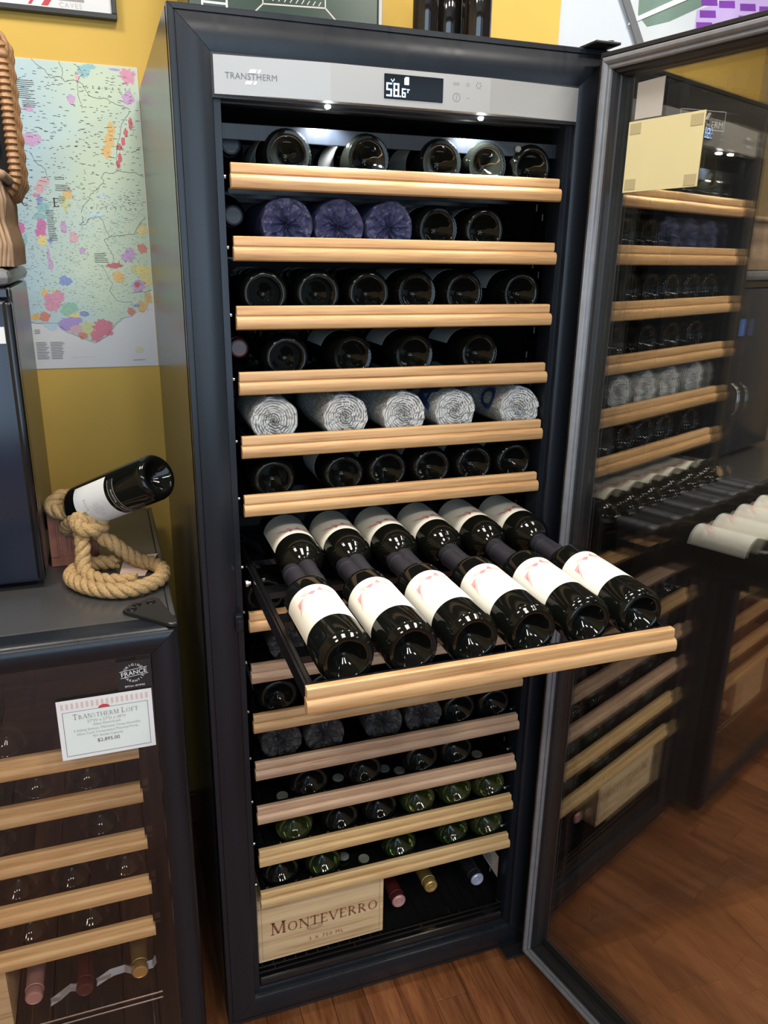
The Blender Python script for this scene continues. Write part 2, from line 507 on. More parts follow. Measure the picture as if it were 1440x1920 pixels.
def roman(txt, size, big=(), bigk=1.28, gap=0.1, align='CENTER'):
    vs, fs = [], []
    x = 0.0

    def quad(p, q, w, ox, sc):
        d = Vector((q[0] - p[0], q[1] - p[1])); n = Vector((-d.y, d.x)).normalized() * (w / 2)
        k = len(vs)
        for a in ((p[0] + n.x, p[1] + n.y), (p[0] - n.x, p[1] - n.y), (q[0] - n.x, q[1] - n.y), (q[0] + n.x, q[1] + n.y)):
            vs.append(((ox + a[0] * sc), a[1] * sc))
        fs.append((k, k + 1, k + 2, k + 3))
    for i, ch in enumerate(txt):
        w, st, arcs = ROMAN[ch]
        sc = size * (bigk if i in big else 1.0)
        for (x0, y0, x1, y1, t) in st:
            quad((x0, y0), (x1, y1), t, x, sc)
            for (px, py) in ((x0, y0), (x1, y1)):
                if abs(y1 - y0) > .7 and (py in (0, 1)) and not (ch in 'VWM' and py == 0 and .2 < px < .8 and ch != 'M') and not (ch == 'N' and px > .7 and py == 0):
                    quad((px - .14, abs(py - .03)), (px + .14, abs(py - .03)), .06, x, sc)
        for (cx, cy, rx, ry, a0, a1, t) in arcs:
            n = 20 if a1 - a0 > 200 else 12
            for k in range(n):
                t0, t1 = R(a0 + (a1 - a0) * k / n), R(a0 + (a1 - a0) * (k + 1) / n)
                def pt(tt, o):
                    th = t * (0.35 + 0.65 * abs(math.cos(tt)))
                    return (x + (cx + (rx - th / 2 + o * th) * math.cos(tt)) * sc, (cy + (ry - TN / 2 + o * TN) * math.sin(tt)) * sc)
                b = len(vs)
                vs.extend([pt(t0, -.5), pt(t0, .5), pt(t1, .5), pt(t1, -.5)])
                fs.append((b, b + 1, b + 2, b + 3))
        x += (w + gap) * sc
    if align == 'CENTER':
        vs = [(a - x / 2, b) for a, b in vs]
    return vs, fs


def on_plane(polys, origin, ux=(1, 0, 0), uy=(0, 0, 1)):
    """2D polys -> MB on a plane"""
    vs, fs = polys
    o, ux, uy = Vector(origin), Vector(ux), Vector(uy)
    m = MB()
    m.add([tuple(o + ux * a + uy * b) for a, b in vs], fs)
    return m


def on_cyl(polys, r, a_of, t_of):
    """2D polys -> on the bottle cylinder (axis +Y, up = +Z); a_of, t_of give axial position and angle"""
    vs, fs = polys
    m = MB()
    out = []
    for u, w in vs:
        t = t_of(u, w); a = a_of(u, w)
        out.append((r * math.sin(t), a, r * math.cos(t)))
    m.add(out, fs)
    return m


def grid_poly(pts, n=6):
    """a triangle or quad cut into small pieces so that it can be wrapped"""
    vs, fs = [], []
    if len(pts) == 3:
        pts = [pts[0], pts[1], pts[2], pts[2]]
    A, B, C, D = [Vector(p) for p in pts]
    for i in range(n + 1):
        for j in range(n + 1):
            s_, t_ = i / n, j / n
            vs.append(tuple((A * (1 - s_) + B * s_) * (1 - t_) + (D * (1 - s_) + C * s_) * t_))
    for i in range(n):
        for j in range(n):
            a = i * (n + 1) + j
            fs.append((a, a + n + 1, a + n + 2, a + 1))
    return vs, fs


def merge(*ps):
    vs, fs = [], []
    for v, f in ps:
        k = len(vs)
        vs += list(v); fs += [tuple(i + k for i in q) for q in f]
    return vs, fs


def mitre_frame(w, h, prof, name, m, parent, to_world, names=('stile', 'rail', 'stile', 'rail'), smooth=True):
    """four mitred profile bars; prof = (inset e, depth d) points; to_world(u, v, d) places them"""
    corners = [(0, 0), (0, h), (w, h), (w, 0)]
    inn = [(1, 1), (1, -1), (-1, -1), (-1, 1)]
    out = []
    for k in range(4):
        mb = MB()
        n = len(prof)
        vs = []
        run = Vector((corners[(k + 1) % 4][0] - corners[k][0], corners[(k + 1) % 4][1] - corners[k][1])).normalized() * 0.0004
        for c, sg in ((k, 1), ((k + 1) % 4, -1)):
            for e, d in prof:
                vs.append(to_world(corners[c][0] + inn[c][0] * e + run.x * sg, corners[c][1] + inn[c][1] * e + run.y * sg, d))
        fs = [(i, (i + 1) % n, n + (i + 1) % n, n + i) for i in range(n)]
        fs += [tuple(range(n))[::-1], tuple(range(n, 2 * n))]
        mb.add(vs, fs)
        out.append(mb.build(names[k], m, parent, smooth, 35))
    return out


# ------------------------------------------------------------------ the room
fl = struct(MB().box(-1.6, 3.0, -4.2, 2.2, -0.05, -0.004).build('floor', M['plank']))
random.seed(3)
pl_meshes = [MB().box(0, ln, 0, 0.0692, -0.004, 0.0, 0.0006).mesh('plank', M['plank']) for ln in (0.399, 0.549, 0.699)]
row = 0
x = -0.76
while x < 1.75:
    y = -1.15 - random.random() * 0.5
    while y < 0.67:
        k = random.choice((0, 1, 1, 2))
        ln = (0.4, 0.55, 0.7)[k]
        if y + ln > -1.0:
            inst('plank', pl_meshes[k], fl, (x + 0.0692, y, 0.0), (0, 0, PI / 2))
        y += ln
    x += 0.07
struct(MB().box(-1.6, 0.985, 0.69, 0.78, 0, 2.75).build('wall_back', M['yellow_wall']))
struct(MB().box(0.985, 3.0, 0.70, 0.78, 0, 2.75).build('wall_white', M['white_wall']))
struct(MB().box(-1.6, -1.5, -4.1, 0.69, 0, 2.75).build('wall_left', M['cream_wall']))
struct(MB().box(2.9, 3.0, -4.1, 0.70, 0, 2.75).build('wall_right', M['dark_wall']))
struct(MB().box(-1.6, 3.0, -4.1, 0.78, 2.75, 2.8).build('ceiling', M['ceiling']))
struct(MB().box(-1.5, 0.985, 0.675, 0.69, 0, 0.09, 0.003).build('baseboard_back', M['plank']))
struct(MB().box(-1.5, -1.485, -4.0, 0.675, 0, 0.10, 0.003).build('baseboard_left', M['plank']))
wf = MB()
wf.box(-1.5, 2.9, -4.1, -4.0, 0, 0.45).box(-1.5, 2.9, -4.1, -4.0, 2.6, 2.75).box(-1.5, -1.3, -4.1, -4.0, 0.45, 2.6).box(1.3, 1.6, -4.1, -4.0, 0.45, 2.6).box(2.75, 2.9, -4.1, -4.0, 0.45, 2.6)
struct(wf.build('wall_front', M['dark_wall']))

# ------------------------------------------------------------------ bottles (shared meshes)
def bottle_profile(r=0.0375, L=0.30, body=0.185, neck=0.0142):
    return [(0.024, 0), (0.0235, 0.004), (0.020, 0.007), (0.0175, 0.012), (0.0095, 0.019), (0.003, 0.0245), (0.0008, 0.0268),
            (0.0, 0.0290), (0.0008, 0.0318), (0.0032, 0.0342), (0.0065, r - 0.0013), (0.012, r),
            (body, r), (body + 0.010, r - 0.0014), (body + 0.019, r - 0.006), (body + 0.027, r - 0.0135), (body + 0.034, neck + 0.0035),
            (body + 0.045, neck), (L - 0.016, neck - 0.0008), (L - 0.015, neck + 0.001), (L - 0.004, neck + 0.001), (L, neck - 0.001), (L, 0)]


KNURL = {7: (0.0014, 0), 8: (-0.0012, 0.0004), 9: (0.0016, -0.0006), 10: (0.0, -0.0007)}
KNURL2 = {7: (0.0008, 0), 9: (0.0010, -0.0004)}
ME = {}
ME['dark'] = MB().lathe(bottle_profile(), 64, alt=KNURL).mesh('glass', M['glass_dark'], True, 60)
ME['dark_fine'] = MB().lathe(bottle_profile(), 88, alt=KNURL2).mesh('glass', M['glass_dark'], True, 60)
ME['green'] = MB().lathe(bottle_profile(), 64, alt=KNURL).mesh('glass', M['glass_green'], True, 60)
ME['olive'] = MB().lathe(bottle_profile(), 64, alt=KNURL).mesh('glass', M['glass_olive'], True, 60)


def capsule_mesh(m, tone=None):
    r = 0.0152
    return MB().lathe([(0.226, r + 0.0012), (0.2262, r + 0.0016), (0.236, r + 0.0006), (0.28, r), (0.2805, r + 0.0012), (0.2835, r + 0.0012), (0.284, r), (0.298, r + 0.0003),
                       (0.3015, r - 0.0012), (0.302, r - 0.003), (0.3012, r - 0.0036), (0.3012, 0)], 32).mesh('capsule', m, True, 30)


ME['cap_black'] = capsule_mesh(M['capsule_black'])
ME['cap_gold'] = capsule_mesh(M['capsule_gold'])
ME['cap_red'] = capsule_mesh(M['capsule_red'])
ME['cap_blue'] = capsule_mesh(M['capsule_blue'])
ME['cap_pink'] = capsule_mesh(M['capsule_pink'])


def label_mesh(a0, a1, half, m, r=0.0378):
    n = 28
    vs, fs = [], []
    for rr in (r, r - 0.0002):
        for i in range(n + 1):
            t = R(-half + 2 * half * i / n)
            for a in (a0, a1):
                vs.append((rr * math.sin(t), a, rr * math.cos(t)))
    k = 2 * (n + 1)
    for i in range(n):
        a = 2 * i
        fs.append((a, a + 1, a + 3, a + 2)); fs.append((k + a, k + a + 2, k + a + 3, k + a + 1))
        fs.append((a, a + 2, k + a + 2, k + a)); fs.append((a + 1, k + a + 1, k + a + 3, a + 3))
    fs.append((0, k, k + 1, 1)); fs.append((2 * n, 2 * n + 1, k + 2 * n + 1, k + 2 * n))
    mb = MB(); mb.add(vs, fs)
    return mb.mesh('label', m, True, 60)


ME['label_art'] = label_mesh(0.058, 0.158, 84, M['label_white'])
ME['label_pale'] = label_mesh(0.062, 0.15, 62, M['label_grey'])
# the rose mountain print of the art label: label coordinates u = arc across (m), w = from label foot up (m)
RL = 0.0379


def art(m, tris):
    ps = merge(*[grid_poly(t, 6) for t in tris])
    return on_cyl(ps, RL, lambda u, w: 0.058 + w, lambda u, w: u / RL).mesh('label_print', m, True, 80)


ME['art_dark'] = art(M['pink'], [((-.032, .056), (-.031, .072), (-.020, .074)), ((-.019, .084), (.003, .080), (-.005, .0715)), ((.003, .080), (.010, .091), (.013, .078)), ((.013, .086), (.033, .068), (.018, .076))])
ME['art_light'] = art(M['pink_l'], [((-.036, .040), (-.032, .057), (-.018, .073)), ((-.031, .072), (-.010, .075), (-.033, .064)), ((-.022, .085), (-.003, .082), (-.016, .074)), ((.003, .080), (.022, .084), (.012, .070)), ((.020, .080), (.038, .058), (.022, .071))])
_t = merge(*[([(x + dx * .0075, y + .056) for x, y in v], f) for dx, (v, f) in zip((-1, 0, 1), [roman(c, 0.0036) for c in ('I', 'V', 'I')])])
_rows = []
for q in range(4):
    ww = (.013, .019, .010, .016)[q]
    _rows.append(grid_poly([(-ww, .040 - q * .004), (ww, .040 - q * .004), (ww, .0406 - q * .004), (-ww, .0406 - q * .004)], 5))
ME['art_text'] = on_cyl(merge(_t, *_rows), RL, lambda u, w: 0.058 + w, lambda u, w: u / RL).mesh('label_lettering', M['ink_soft'], True, 80)


def wrap_mesh(m, seed, r=0.0395, sag=0.016, facets=0, crumple=1.0):
    """bottle rolled in paper, the paper end folded into the middle; UV in metres"""
    rnd = random.Random(seed)
    seg = 84
    mb = MB(); uv = []
    ph = [rnd.uniform(0, 6.28) for _ in range(8)]
    from mathutils import noise as mn
    def fold(t, q):
        p = Vector((math.cos(t) * q, math.sin(t) * q, 0))
        v = mn.noise(p * 3.2 + Vector((seed * 3.1, 0, 0))) * 1.1
        v += 0.8 * (0.35 - abs(mn.noise(p * 6.5 + Vector((0, seed * 2.3, 1.0)))) * 1.6)
        v += 0.45 * math.sin(11 * t + ph[0] + 5 * q + 3 * mn.noise(p * 4 + Vector((seed, 5, 0))))
        return v
    rings = [('end', q) for q in (0.02, 0.08, 0.15, 0.22, 0.3, 0.38, 0.46, 0.54, 0.62, 0.70, 0.78, 0.85, 0.91, 0.96)] + [('body', a) for a in (0.004, 0.03, 0.08, 0.14, 0.185, 0.215, 0.24, 0.29)]
    rows = []
    for kind, q in rings:
        row = []
        for i in range(seg + 1):
            t = 2 * PI * i / seg
            rim = r * (1 + 0.018 * math.sin(3 * t + ph[3]) + 0.012 * math.sin(5 * t + ph[4]))
            if facets:
                tt = (t + ph[5]) % (2 * PI / facets) - PI / facets
                rim *= 0.5 + 0.5 * math.cos(PI / facets) / math.cos(tt)
            if kind == 'end':
                rr = rim * q
                a = sag * (1 - q) ** 0.8 * (0.7 + 0.3 * math.sin(2 * t + ph[6])) + 0.0058 * crumple * fold(t, q) * (1 - 0.6 * q)
                rr *= 1 + 0.10 * crumple * math.sin(5 * t + ph[7] + 4 * q) * (1 - q)
                uv.append((t * max(rr, .004), rr + (0.0019 * t)))
            else:
                a = q
                k = 1.0 if q < 0.19 else (0.8 if q < 0.22 else (0.55 if q < 0.25 else 0.42))
                rr = rim * k * (1 + 0.003 * fold(t, q * 10))
                uv.append((t * r, q + 0.0019 * t))
            mb.v.append((rr * math.sin(t), a, rr * math.cos(t))); row.append(len(mb.v) - 1)
        rows.append(row)
    for a, b in zip(rows, rows[1:]):
        for i in range(seg):
            mb.f.append((a[i], a[i + 1], b[i + 1], b[i]))
    mb.f.append(tuple(rows[0][:-1]))
    mb.f.append(tuple(rows[-1][:-1]))
    mb.uv = uv
    return mb.mesh('paper_wrap', m, True, 35)


LAST = [None]


def bottle(loc, label, kind='dark', cap=None, rz=0.0, lab=None, roll=0, lab_art=False, group=None, rot=None, name='wine_bottle', cat='bottle'):
    t = thing(name, label, cat, loc, rot if rot else (0, 0, rz), group)
    LAST[0] = t
    inst('glass', ME[kind], t)
    if cap:
        inst('capsule', ME[cap], t)
    if lab:
        inst('label', ME[lab], t, None, (0, R(roll), 0))
    if lab_art:
        l = inst('label', ME['label_art'], t, None, (0, R(roll), 0))
        inst('label_print', ME['art_light'], l); inst('label_print', ME['art_dark'], l); inst('label_lettering', ME['art_text'], l)
    return t


# ------------------------------------------------------------------ tall wine cabinet
W, H, D = 0.683, 1.825, 0.668
cab = thing('wine_cabinet', 'tall black wine cabinet with wooden shelf fronts, its glass door swung open', 'wine cabinet', (0, 0, 0))
MB().box(0.0, 0.012, 0.016, D, 0.03, H + 0.004, 0.002).build('side_panel', M['side'], cab)
MB().box(W - 0.012, W, 0.016, D, 0.03, H + 0.004, 0.002).build('side_panel', M['side'], cab)
MB().box(0.012, W - 0.012, 0.03, D, H - 0.02, H + 0.004).build('top_panel', M['side'], cab)
MB().box(0.012, W - 0.012, D - 0.02, D, 0.03, H - 0.02).build('back_panel', M['side'], cab)
MB().box(0.012, W - 0.012, 0.03, D - 0.02, 0.03, 0.05).build('bottom_panel', M['side'], cab)
for xx in (0.06, W - 0.06):
    for yy in (0.05, 0.6):
        MB().lathe([(0.0, 0.0), (0.0, 0.019), (0.006, 0.021), (0.012, 0.019), (0.014, 0.010), (0.032, 0.010), (0.032, 0)], 20, 'z', (xx, yy, 0.0)).build('foot', M['grey_trim'], cab, True)
# front frame: mitred convex profile with a groove near the outer edge
fp = [(0.0, 0.03), (0.0, 0.001), (0.001, 0.0), (0.0075, 0.0), (0.008, 0.003), (0.0092, 0.003), (0.0097, 0.0), (0.018, -0.0018), (0.028, -0.0028), (0.038, -0.0024), (0.048, -0.0010), (0.054, 0.0005), (0.055, 0.002), (0.055, 0.03)]
mitre_frame(W, H - 0.03, fp, 'frame', M['frame'], cab, lambda u, v, d: (u, d, 0.03 + v), ('frame_stile', 'frame_rail', 'frame_stile', 'frame_rail'))
# inner stepped lining of the opening
lp = [(0.055, 0.012), (0.0552, 0.010), (0.066, 0.010), (0.0665, 0.011), (0.0665, 0.05), (0.055, 0.05)]
mitre_frame(W, H - 0.03, lp, 'inner', M['frame'], cab, lambda u, v, d: (u, d, 0.03 + v), ('inner_jamb', 'inner_jamb', 'inner_jamb', 'inner_jamb'))
# interior liner: five thin walls
lx0, lx1, lz0, lz1, ly1 = 0.056, W - 0.056, 0.098, 1.728, 0.60
MB().box(lx0 - 0.004, lx0, 0.05, ly1, lz0, lz1).build('liner_wall', M['liner'], cab)
MB().box(lx1, lx1 + 0.004, 0.05, ly1, lz0, lz1).build('liner_wall', M['liner'], cab)
MB().box(lx0, lx1, ly1, ly1 + 0.004, lz0, lz1).build('liner_back', M['liner'], cab)
MB().box(lx0, lx1, 0.05, ly1, lz1, lz1 + 0.004).build('liner_top', M['liner'], cab)
MB().box(lx0, lx1, 0.05, ly1, lz0 - 0.004, lz0).build('liner_floor', M['liner'], cab)
# sill lip at the bottom and dark strip with two screws behind the control panel
MB().box(0.0668, W - 0.0668, 0.014, 0.05, 0.0965, 0.115, 0.004).build('sill_lip', M['gloss'], cab)
MB().box(0.062, W - 0.062, 0.035, 0.042, 1.668, 1.690, 0.001).build('cross_strip', M['frame'], cab)
for xx in (0.16, 0.545):
    MB().lathe([(0, 0.0), (0, 0.0045), (0.003, 0.0055), (0.003, 0.0)], 16, 'y', (xx, 0.0305, 1.679)).build('screw', M['grey_trim'], cab, True)
MB().box(0.060, W - 0.060, 0.028, 0.05, 1.7135, 1.722).build('lamp_housing', M['black'], cab)
# latch block on the left frame
MB().box(0.050, 0.0625, -0.010, 0.010, 0.907, 0.937, 0.002).box(0.0530, 0.0625, -0.014, -0.009, 0.914, 0.930, 0.001).build('latch_keeper', M['frame'], cab)
# slotted uprights inside, both sides
for sx, sgn in ((lx0, 1), (lx1, -1)):
    up = MB()
    x0, x1 = (sx, sx + 0.002) if sgn > 0 else (sx - 0.002, sx)
    up.box(x0, x1, 0.062, 0.118, 0.12, 1.70)
    up.box(x0, x1, 0.44, 0.50, 0.12, 1.70)
    up.build('slotted_upright', M['gloss'], cab)
    sl = MB()
    xa, xb = (sx + 0.002, sx + 0.0024) if sgn > 0 else (sx - 0.0024, sx - 0.002)
    z = 0.15
    k = 0
    while z < 1.66:
        yy = 0.078 if k % 2 else 0.100
        sl.box(xa, xb, yy - 0.0013, yy + 0.0013, z, z + 0.011)
        z += 0.0165; k += 1
        if k % 4 == 3:
            z += 0.03
    stuff(sl.build('upright_slots', M['slot'], cab))

# control panel: three facets of brushed steel
plan = [(0.0565, -0.003), (0.2176, -0.016), (0.4663, -0.016), (0.6265, -0.003)]
zp0, zp1 = 1.7185, 1.7685
cp = MB()
for (xa, ya), (xb, yb) in zip(plan, plan[1:]):
    vs = [(xa, ya, zp0 + .001), (xb, yb, zp0 + .001), (xb, yb, zp1 - .001), (xa, ya, zp1 - .001), (xa, 0.024, zp0), (xb, 0.024, zp0), (xb, 0.024, zp1), (xa, 0.024, zp1)]
    cp.add(vs, [(0, 1, 2, 3), (0, 4, 5, 1), (3, 2, 6, 7), (4, 7, 6, 5), (0, 3, 7, 4), (1, 5, 6, 2)])
panel = cp.build('control_panel', M['steel'], cab)
MB().box(0.0535, 0.6295, 0.0005, 0.026, 1.7155, 1.7715).build('panel_recess', M['black'], cab)
dsp = MB().box(0.297, 0.389, -0.0172, -0.014, 1.7285, 1.7608, 0.0008).build('display', M['screen'], panel)
SEG = {'5': 'afgcd', '8': 'abcdefg', '6': 'afgcde'}


def seven(ch, x0, z0, w, h, t):
    mb = MB()
    xs, xe, zm = x0, x0 + w, z0 + h / 2
    seg = {'a': (xs, xe, z0 + h - t, z0 + h), 'g': (xs, xe, zm - t / 2, zm + t / 2), 'd': (xs, xe, z0, z0 + t), 'f': (xs, xs + t, zm, z0 + h), 'b': (xe - t, xe, zm, z0 + h), 'e': (xs, xs + t, z0, zm), 'c': (xe - t, xe, z0, zm)}
    for s_ in SEG[ch]:
        a = seg[s_]
        mb.box(a[0], a[1], -0.0176, -0.0171, a[2], a[3])
    return mb


dg = MB()
for ch, xx, zz, w, h, t in (('5', 0.3000, 1.7315, 0.0085, 0.0175, 0.0021), ('8', 0.3110, 1.7315, 0.0085, 0.0175, 0.0021), ('6', 0.3240, 1.7315, 0.0058, 0.0115, 0.0016)):
    q = seven(ch, xx, zz, w, h, t)
    dg.add(q.v, q.f)
dg.box(0.3207, 0.3224, -0.0176, -0.0171, 1.7315, 1.7332)
dg.box(0.3325, 0.3358, -0.0176, -0.0171, 1.7412, 1.7424).box(0.3325, 0.3337, -0.0176, -0.0171, 1.7375, 1.7424).box(0.3312, 0.3320, -0.0176, -0.0171, 1.7418, 1.7426)
dg.box(0.3275, 0.3345, -0.0176, -0.0171, 1.7480, 1.7565).box(0.3290, 0.3345, -0.0176, -0.0171, 1.7565, 1.7580)
dg.add([(0.3065, -0.0174, 1.7535), (0.3095, -0.0174, 1.7500), (0.3098, -0.0174, 1.7512), (0.3072, -0.0174, 1.7543)], [(0, 1, 2, 3)])
dg.add([(0.3095, -0.0174, 1.7500), (0.3125, -0.0174, 1.7535), (0.3115, -0.0174, 1.7550), (0.3098, -0.0174, 1.7512)], [(0, 1, 2, 3)])
stuff(dg.build('lit_digits', M['digit'], panel))


def ring2d(cx, cy, r0, r1, n=24):
    vs, fs = [], []
    for i in range(n):
        t = 2 * PI * i / n
        vs += [(cx + r0 * math.cos(t), cy + r0 * math.sin(t)), (cx + r1 * math.cos(t), cy + r1 * math.sin(t))]
    for i in range(n):
        j = (i + 1) % n
        fs.append((2 * i, 2 * i + 1, 2 * j + 1, 2 * j))
    return vs, fs


def rect2d(x0, x1, y0, y1):
    return [(x0, y0), (x1, y0), (x1, y1), (x0, y1)], [(0, 1, 2, 3)]


def para(x0, x1, y0, y1, sh):
    return [(x0, y0), (x1, y0), (x1 + sh, y1), (x0 + sh, y1)], [(0, 1, 2, 3)]


ic = merge(ring2d(0.4111, 1.7375, .0052, .0060), rect2d(.4107, .4115, 1.7340, 1.7410), rect2d(.4275, .4315, 1.7372, 1.7378),
           ring2d(.4067, 1.7553, .0013, .0018, 12), ring2d(.4100, 1.7553, .0013, .0018, 12), ring2d(.4133, 1.7553, .0013, .0018, 12),
           ring2d(.4287, 1.7553, .0018, .0024, 14), *[rect2d(.4467 + .0038 * math.cos(a) - .0006, .4467 + .0038 * math.cos(a) + .0006, 1.7556 + .0038 * math.sin(a) - .0012, 1.7556 + .0038 * math.sin(a) + .0012) for a in [k * PI / 3 for k in range(6)]])
on_plane(ic, (0, -0.01615, 0)).build('button_icons', M['engrave'], panel)
fdir = Vector((0.2176 - 0.0565, -0.013, 0)).normalized()
lgo = merge(([(a, b - 0.0032) for a, b in text_polys('TRANSTHERM', 0.0112, spacing=1.02)[0]], text_polys('TRANSTHERM', 0.0112, spacing=1.02)[1]))
o_l = Vector((0.107, -0.003 - 0.013 * (0.107 - 0.0565) / 0.1611 - 0.0003, 1.7425))
on_plane(lgo, o_l, fdir).build('engraved_name', M['engrave'], panel)
sl = merge(para(-.0095, -.0005, -.0092, -.0048, .0024), para(.0018, .0056, -.0092, -.0048, .0024), para(-.0035, .0055, .0052, .0098, .0024), para(.0078, .0116, .0052, .0098, .0024))
on_plane(sl, o_l, fdir).build('engraved_stripes', M['white_ink'], panel)
# two LED lamps under the panel
for xx in (0.2176, 0.461):
    MB().lathe([(0, 0), (0, 0.0042), (-0.003, 0.0042), (-0.0045, 0.002), (-0.0045, 0)], 14, 'z', (xx, 0.002, 1.7165)).build('led_lamp', M['led'], cab, True)
    ld = bpy.data.lights.new('cabinet_led', 'SPOT')
    ld.energy = 5.0; ld.spot_size = R(128); ld.spot_blend = 0.6; ld.shadow_soft_size = 0.006; ld.color = (0.93, 0.97, 1.0)
    lo = inst('cabinet_led', ld, None, (xx, 0.006, 1.709), (R(14), 0, 0))

# ---- shelves
BAR_X0, BAR_X1 = 0.074, 0.610
ZB = {1: 1.6349, 2: 1.5365, 3: 1.4374, 4: 1.3386, 5: 1.2379, 6: 1.1408, 7: 1.0195, 8: 0.9337, 9: 0.8347, 10: 0.7345, 11: 0.6349, 12: 0.5381, 13: 0.4405, 14: 0.3416}


def bar_mesh(w, m, h=0.0350):
    """moulded wooden shelf front: flat upper band, groove, rounded lower bead that runs 2 mm longer"""
    up = [(0.015, 0.0), (0.0075, 0.0), (0.0055, -0.0012), (0.0048, -0.003), (0.0048, -h * .36), (0.0062, -h * .40), (0.0062, -h * .43), (0.015, -h * .43)]
    lo = [(0.015, -h * .43), (0.0058, -h * .43), (0.0030, -h * .47), (0.0010, -h * .54), (0.0002, -h * .66), (0.0004, -h * .82), (0.0016, -h * .94), (0.004, -h * .99), (0.006, -h), (0.015, -h)]
    mb = MB()
    mb.extrude_x(up, 0.001, w - 0.003)
    mb.extrude_x(lo, 0.0, w)
    return mb.mesh('shelf_front', m, True, 30)


BARS = {k: bar_mesh(BAR_X1 - BAR_X0, M[k]) for k in ('oak', 'oak_pink', 'oak_pale')}


def tray_mesh(w, depth, sheet=True):
    mb = MB()
    if sheet:
        mb.box(0.012, w - 0.012, 0.0, depth, -0.0296, -0.0285)
    mb.box(0.0, w, -0.0068, -0.0008, -0.033, -0.001)
    for xa in (0.0, w - 0.012):
        mb.box(xa, xa + 0.012, 0.0, depth, -0.030, -0.006, 0.001)
        mb.box(xa + 0.004, xa + 0.008, 0.0, depth, -0.006, -0.003)
    for yy in (0.0, 0.105, 0.215, 0.325, depth - 0.03):
        mb.box(0.012, w - 0.012, yy, yy + 0.03, -0.028, -0.0235)
        mb.box(0.012, w - 0.012, yy, yy + 0.002, -0.034, -0.028)
    return mb.mesh('tray', M['gloss'], False)


TRAY = tray_mesh(BAR_X1 - BAR_X0 - 0.006, 0.50)
TRAY_OPEN = tray_mesh(BAR_X1 - BAR_X0 - 0.006, 0.50, False)
ROLL = MB().lathe([(0, 0), (0, 0.006), (0.004, 0.006), (0.004, 0.0035), (0.008, 0.0035), (0.008, 0)], 16, 'x').mesh('roller', M['chrome'], True)
wood_of = {9: 'oak_pink', 10: 'oak', 11: 'oak_pink', 12: 'oak_pink', 13: 'oak_pale', 14: 'oak_pale', 7: 'oak', 8: 'oak'}
for k in range(1, 15):
    y0 = -0.41 if k == 7 else -0.005
    sh = inst('shelf', TRAY_OPEN if k == 7 else TRAY, cab, (BAR_X0 + 0.003, y0 + 0.022, ZB[k]))
    inst('shelf_front', BARS[wood_of.get(k, 'oak')], sh, (-0.003, -0.022, 0))
    for rx in (-0.011, BAR_X1 - BAR_X0 - 0.006 + 0.003):
        for ry in (0.028, 0.34):
            if k == 7:
                ry += 0.33 if ry < .1 else 0.09
            inst('roller', ROLL, sh, (rx, ry, -0.016))
# pads on two trays
PAD = MB().lathe([(0, 0), (0.0015, 0.0105), (0, 0.0115), (-0.002, 0.0115), (-0.002, 0)], 20, 'z').mesh('pad', M['pad'], True)
for k, pts in ((12, [(0.132, .052), (0.250, .071), (0.347, .070), (0.375, .055), (0.549, .056)]), (14, [(0.261, .071), (0.299, .052)])):
    sh = [o for o in cab.children if o.name.split('.')[0] == 'shelf'][k - 1]
    for (px, py) in pts:
        inst('pad', PAD, sh, (px - BAR_X0 - 0.003, py - 0.017, -0.0215))

# wire rack at the bottom
wr = MB()
RZ = 0.139
for yy, zz in ((0.020, RZ), (0.020, RZ - 0.013), (0.22, RZ - 0.003), (0.42, RZ - 0.003)):
    wr.tube([(0.068, yy, zz), (0.613, yy, zz)], 0.0017, 6)
for i in range(24):
    xx = 0.075 + i * 0.0231
    wr.tube([(xx, 0.018, RZ + 0.001), (xx, 0.47, RZ + 0.001)], 0.0011, 5)
for xx in (0.10, 0.27, 0.42, 0.58):
    wr.tube([(xx, 0.020, RZ), (xx, 0.020, RZ - 0.013)], 0.0017, 6)
for xx in (0.09, 0.59):
    for yy in (0.06, 0.44):
        wr.tube([(xx, yy, RZ - 0.001), (xx, yy, lz0)], 0.002, 6)
wr.build('wire_rack', M['gloss'], cab, True)

# ---- the open glass door
DA = R(-78)
dd = Vector((math.cos(DA), math.sin(DA), 0))
dn = Vector((math.sin(DA), -math.cos(DA), 0))      # towards the cabinet inside
DO = Vector((0.645, -0.05, 0)) - dd * 0.019
DW, DZ0, DZ1 = 0.70, 0.042, 1.8125


def dpt(s, z, dep):
    p = DO + dd * s - dn * dep
    return (p.x, p.y, z)


# the door: thin spine mesh on the outer skin, with the profile, gasket and panes under it
prof_spine = [(0.0, 0.054), (0.0, 0.060), (0.048, 0.060), (0.048, 0.054)]
vs0 = MB()
for (u0, u1, v0, v1) in ((0, 0.05, 0, DZ1 - DZ0), (DW - 0.05, DW, 0, DZ1 - DZ0), (0.05, DW - 0.05, 0, 0.05), (0.05, DW - 0.05, DZ1 - DZ0 - 0.05, DZ1 - DZ0)):
    vs0.add([dpt(u, DZ0 + v, d) for u in (u0, u1) for v in (v0, v1) for d in (0.052, 0.060)], [(0, 1, 3, 2), (4, 6, 7, 5), (0, 4, 5, 1), (2, 3, 7, 6), (0, 2, 6, 4), (1, 5, 7, 3)])
door = vs0.build('glass_door', M['frame'], cab)
dp = [(0.0, 0.052), (0.0, 0.004), (0.001, 0.002), (0.006, 0.002), (0.007, 0.005), (0.026, 0.005), (0.027, 0.008), (0.031, 0.009), (0.032, 0.016), (0.034, 0.018), (0.034, 0.026), (0.034, 0.052)]
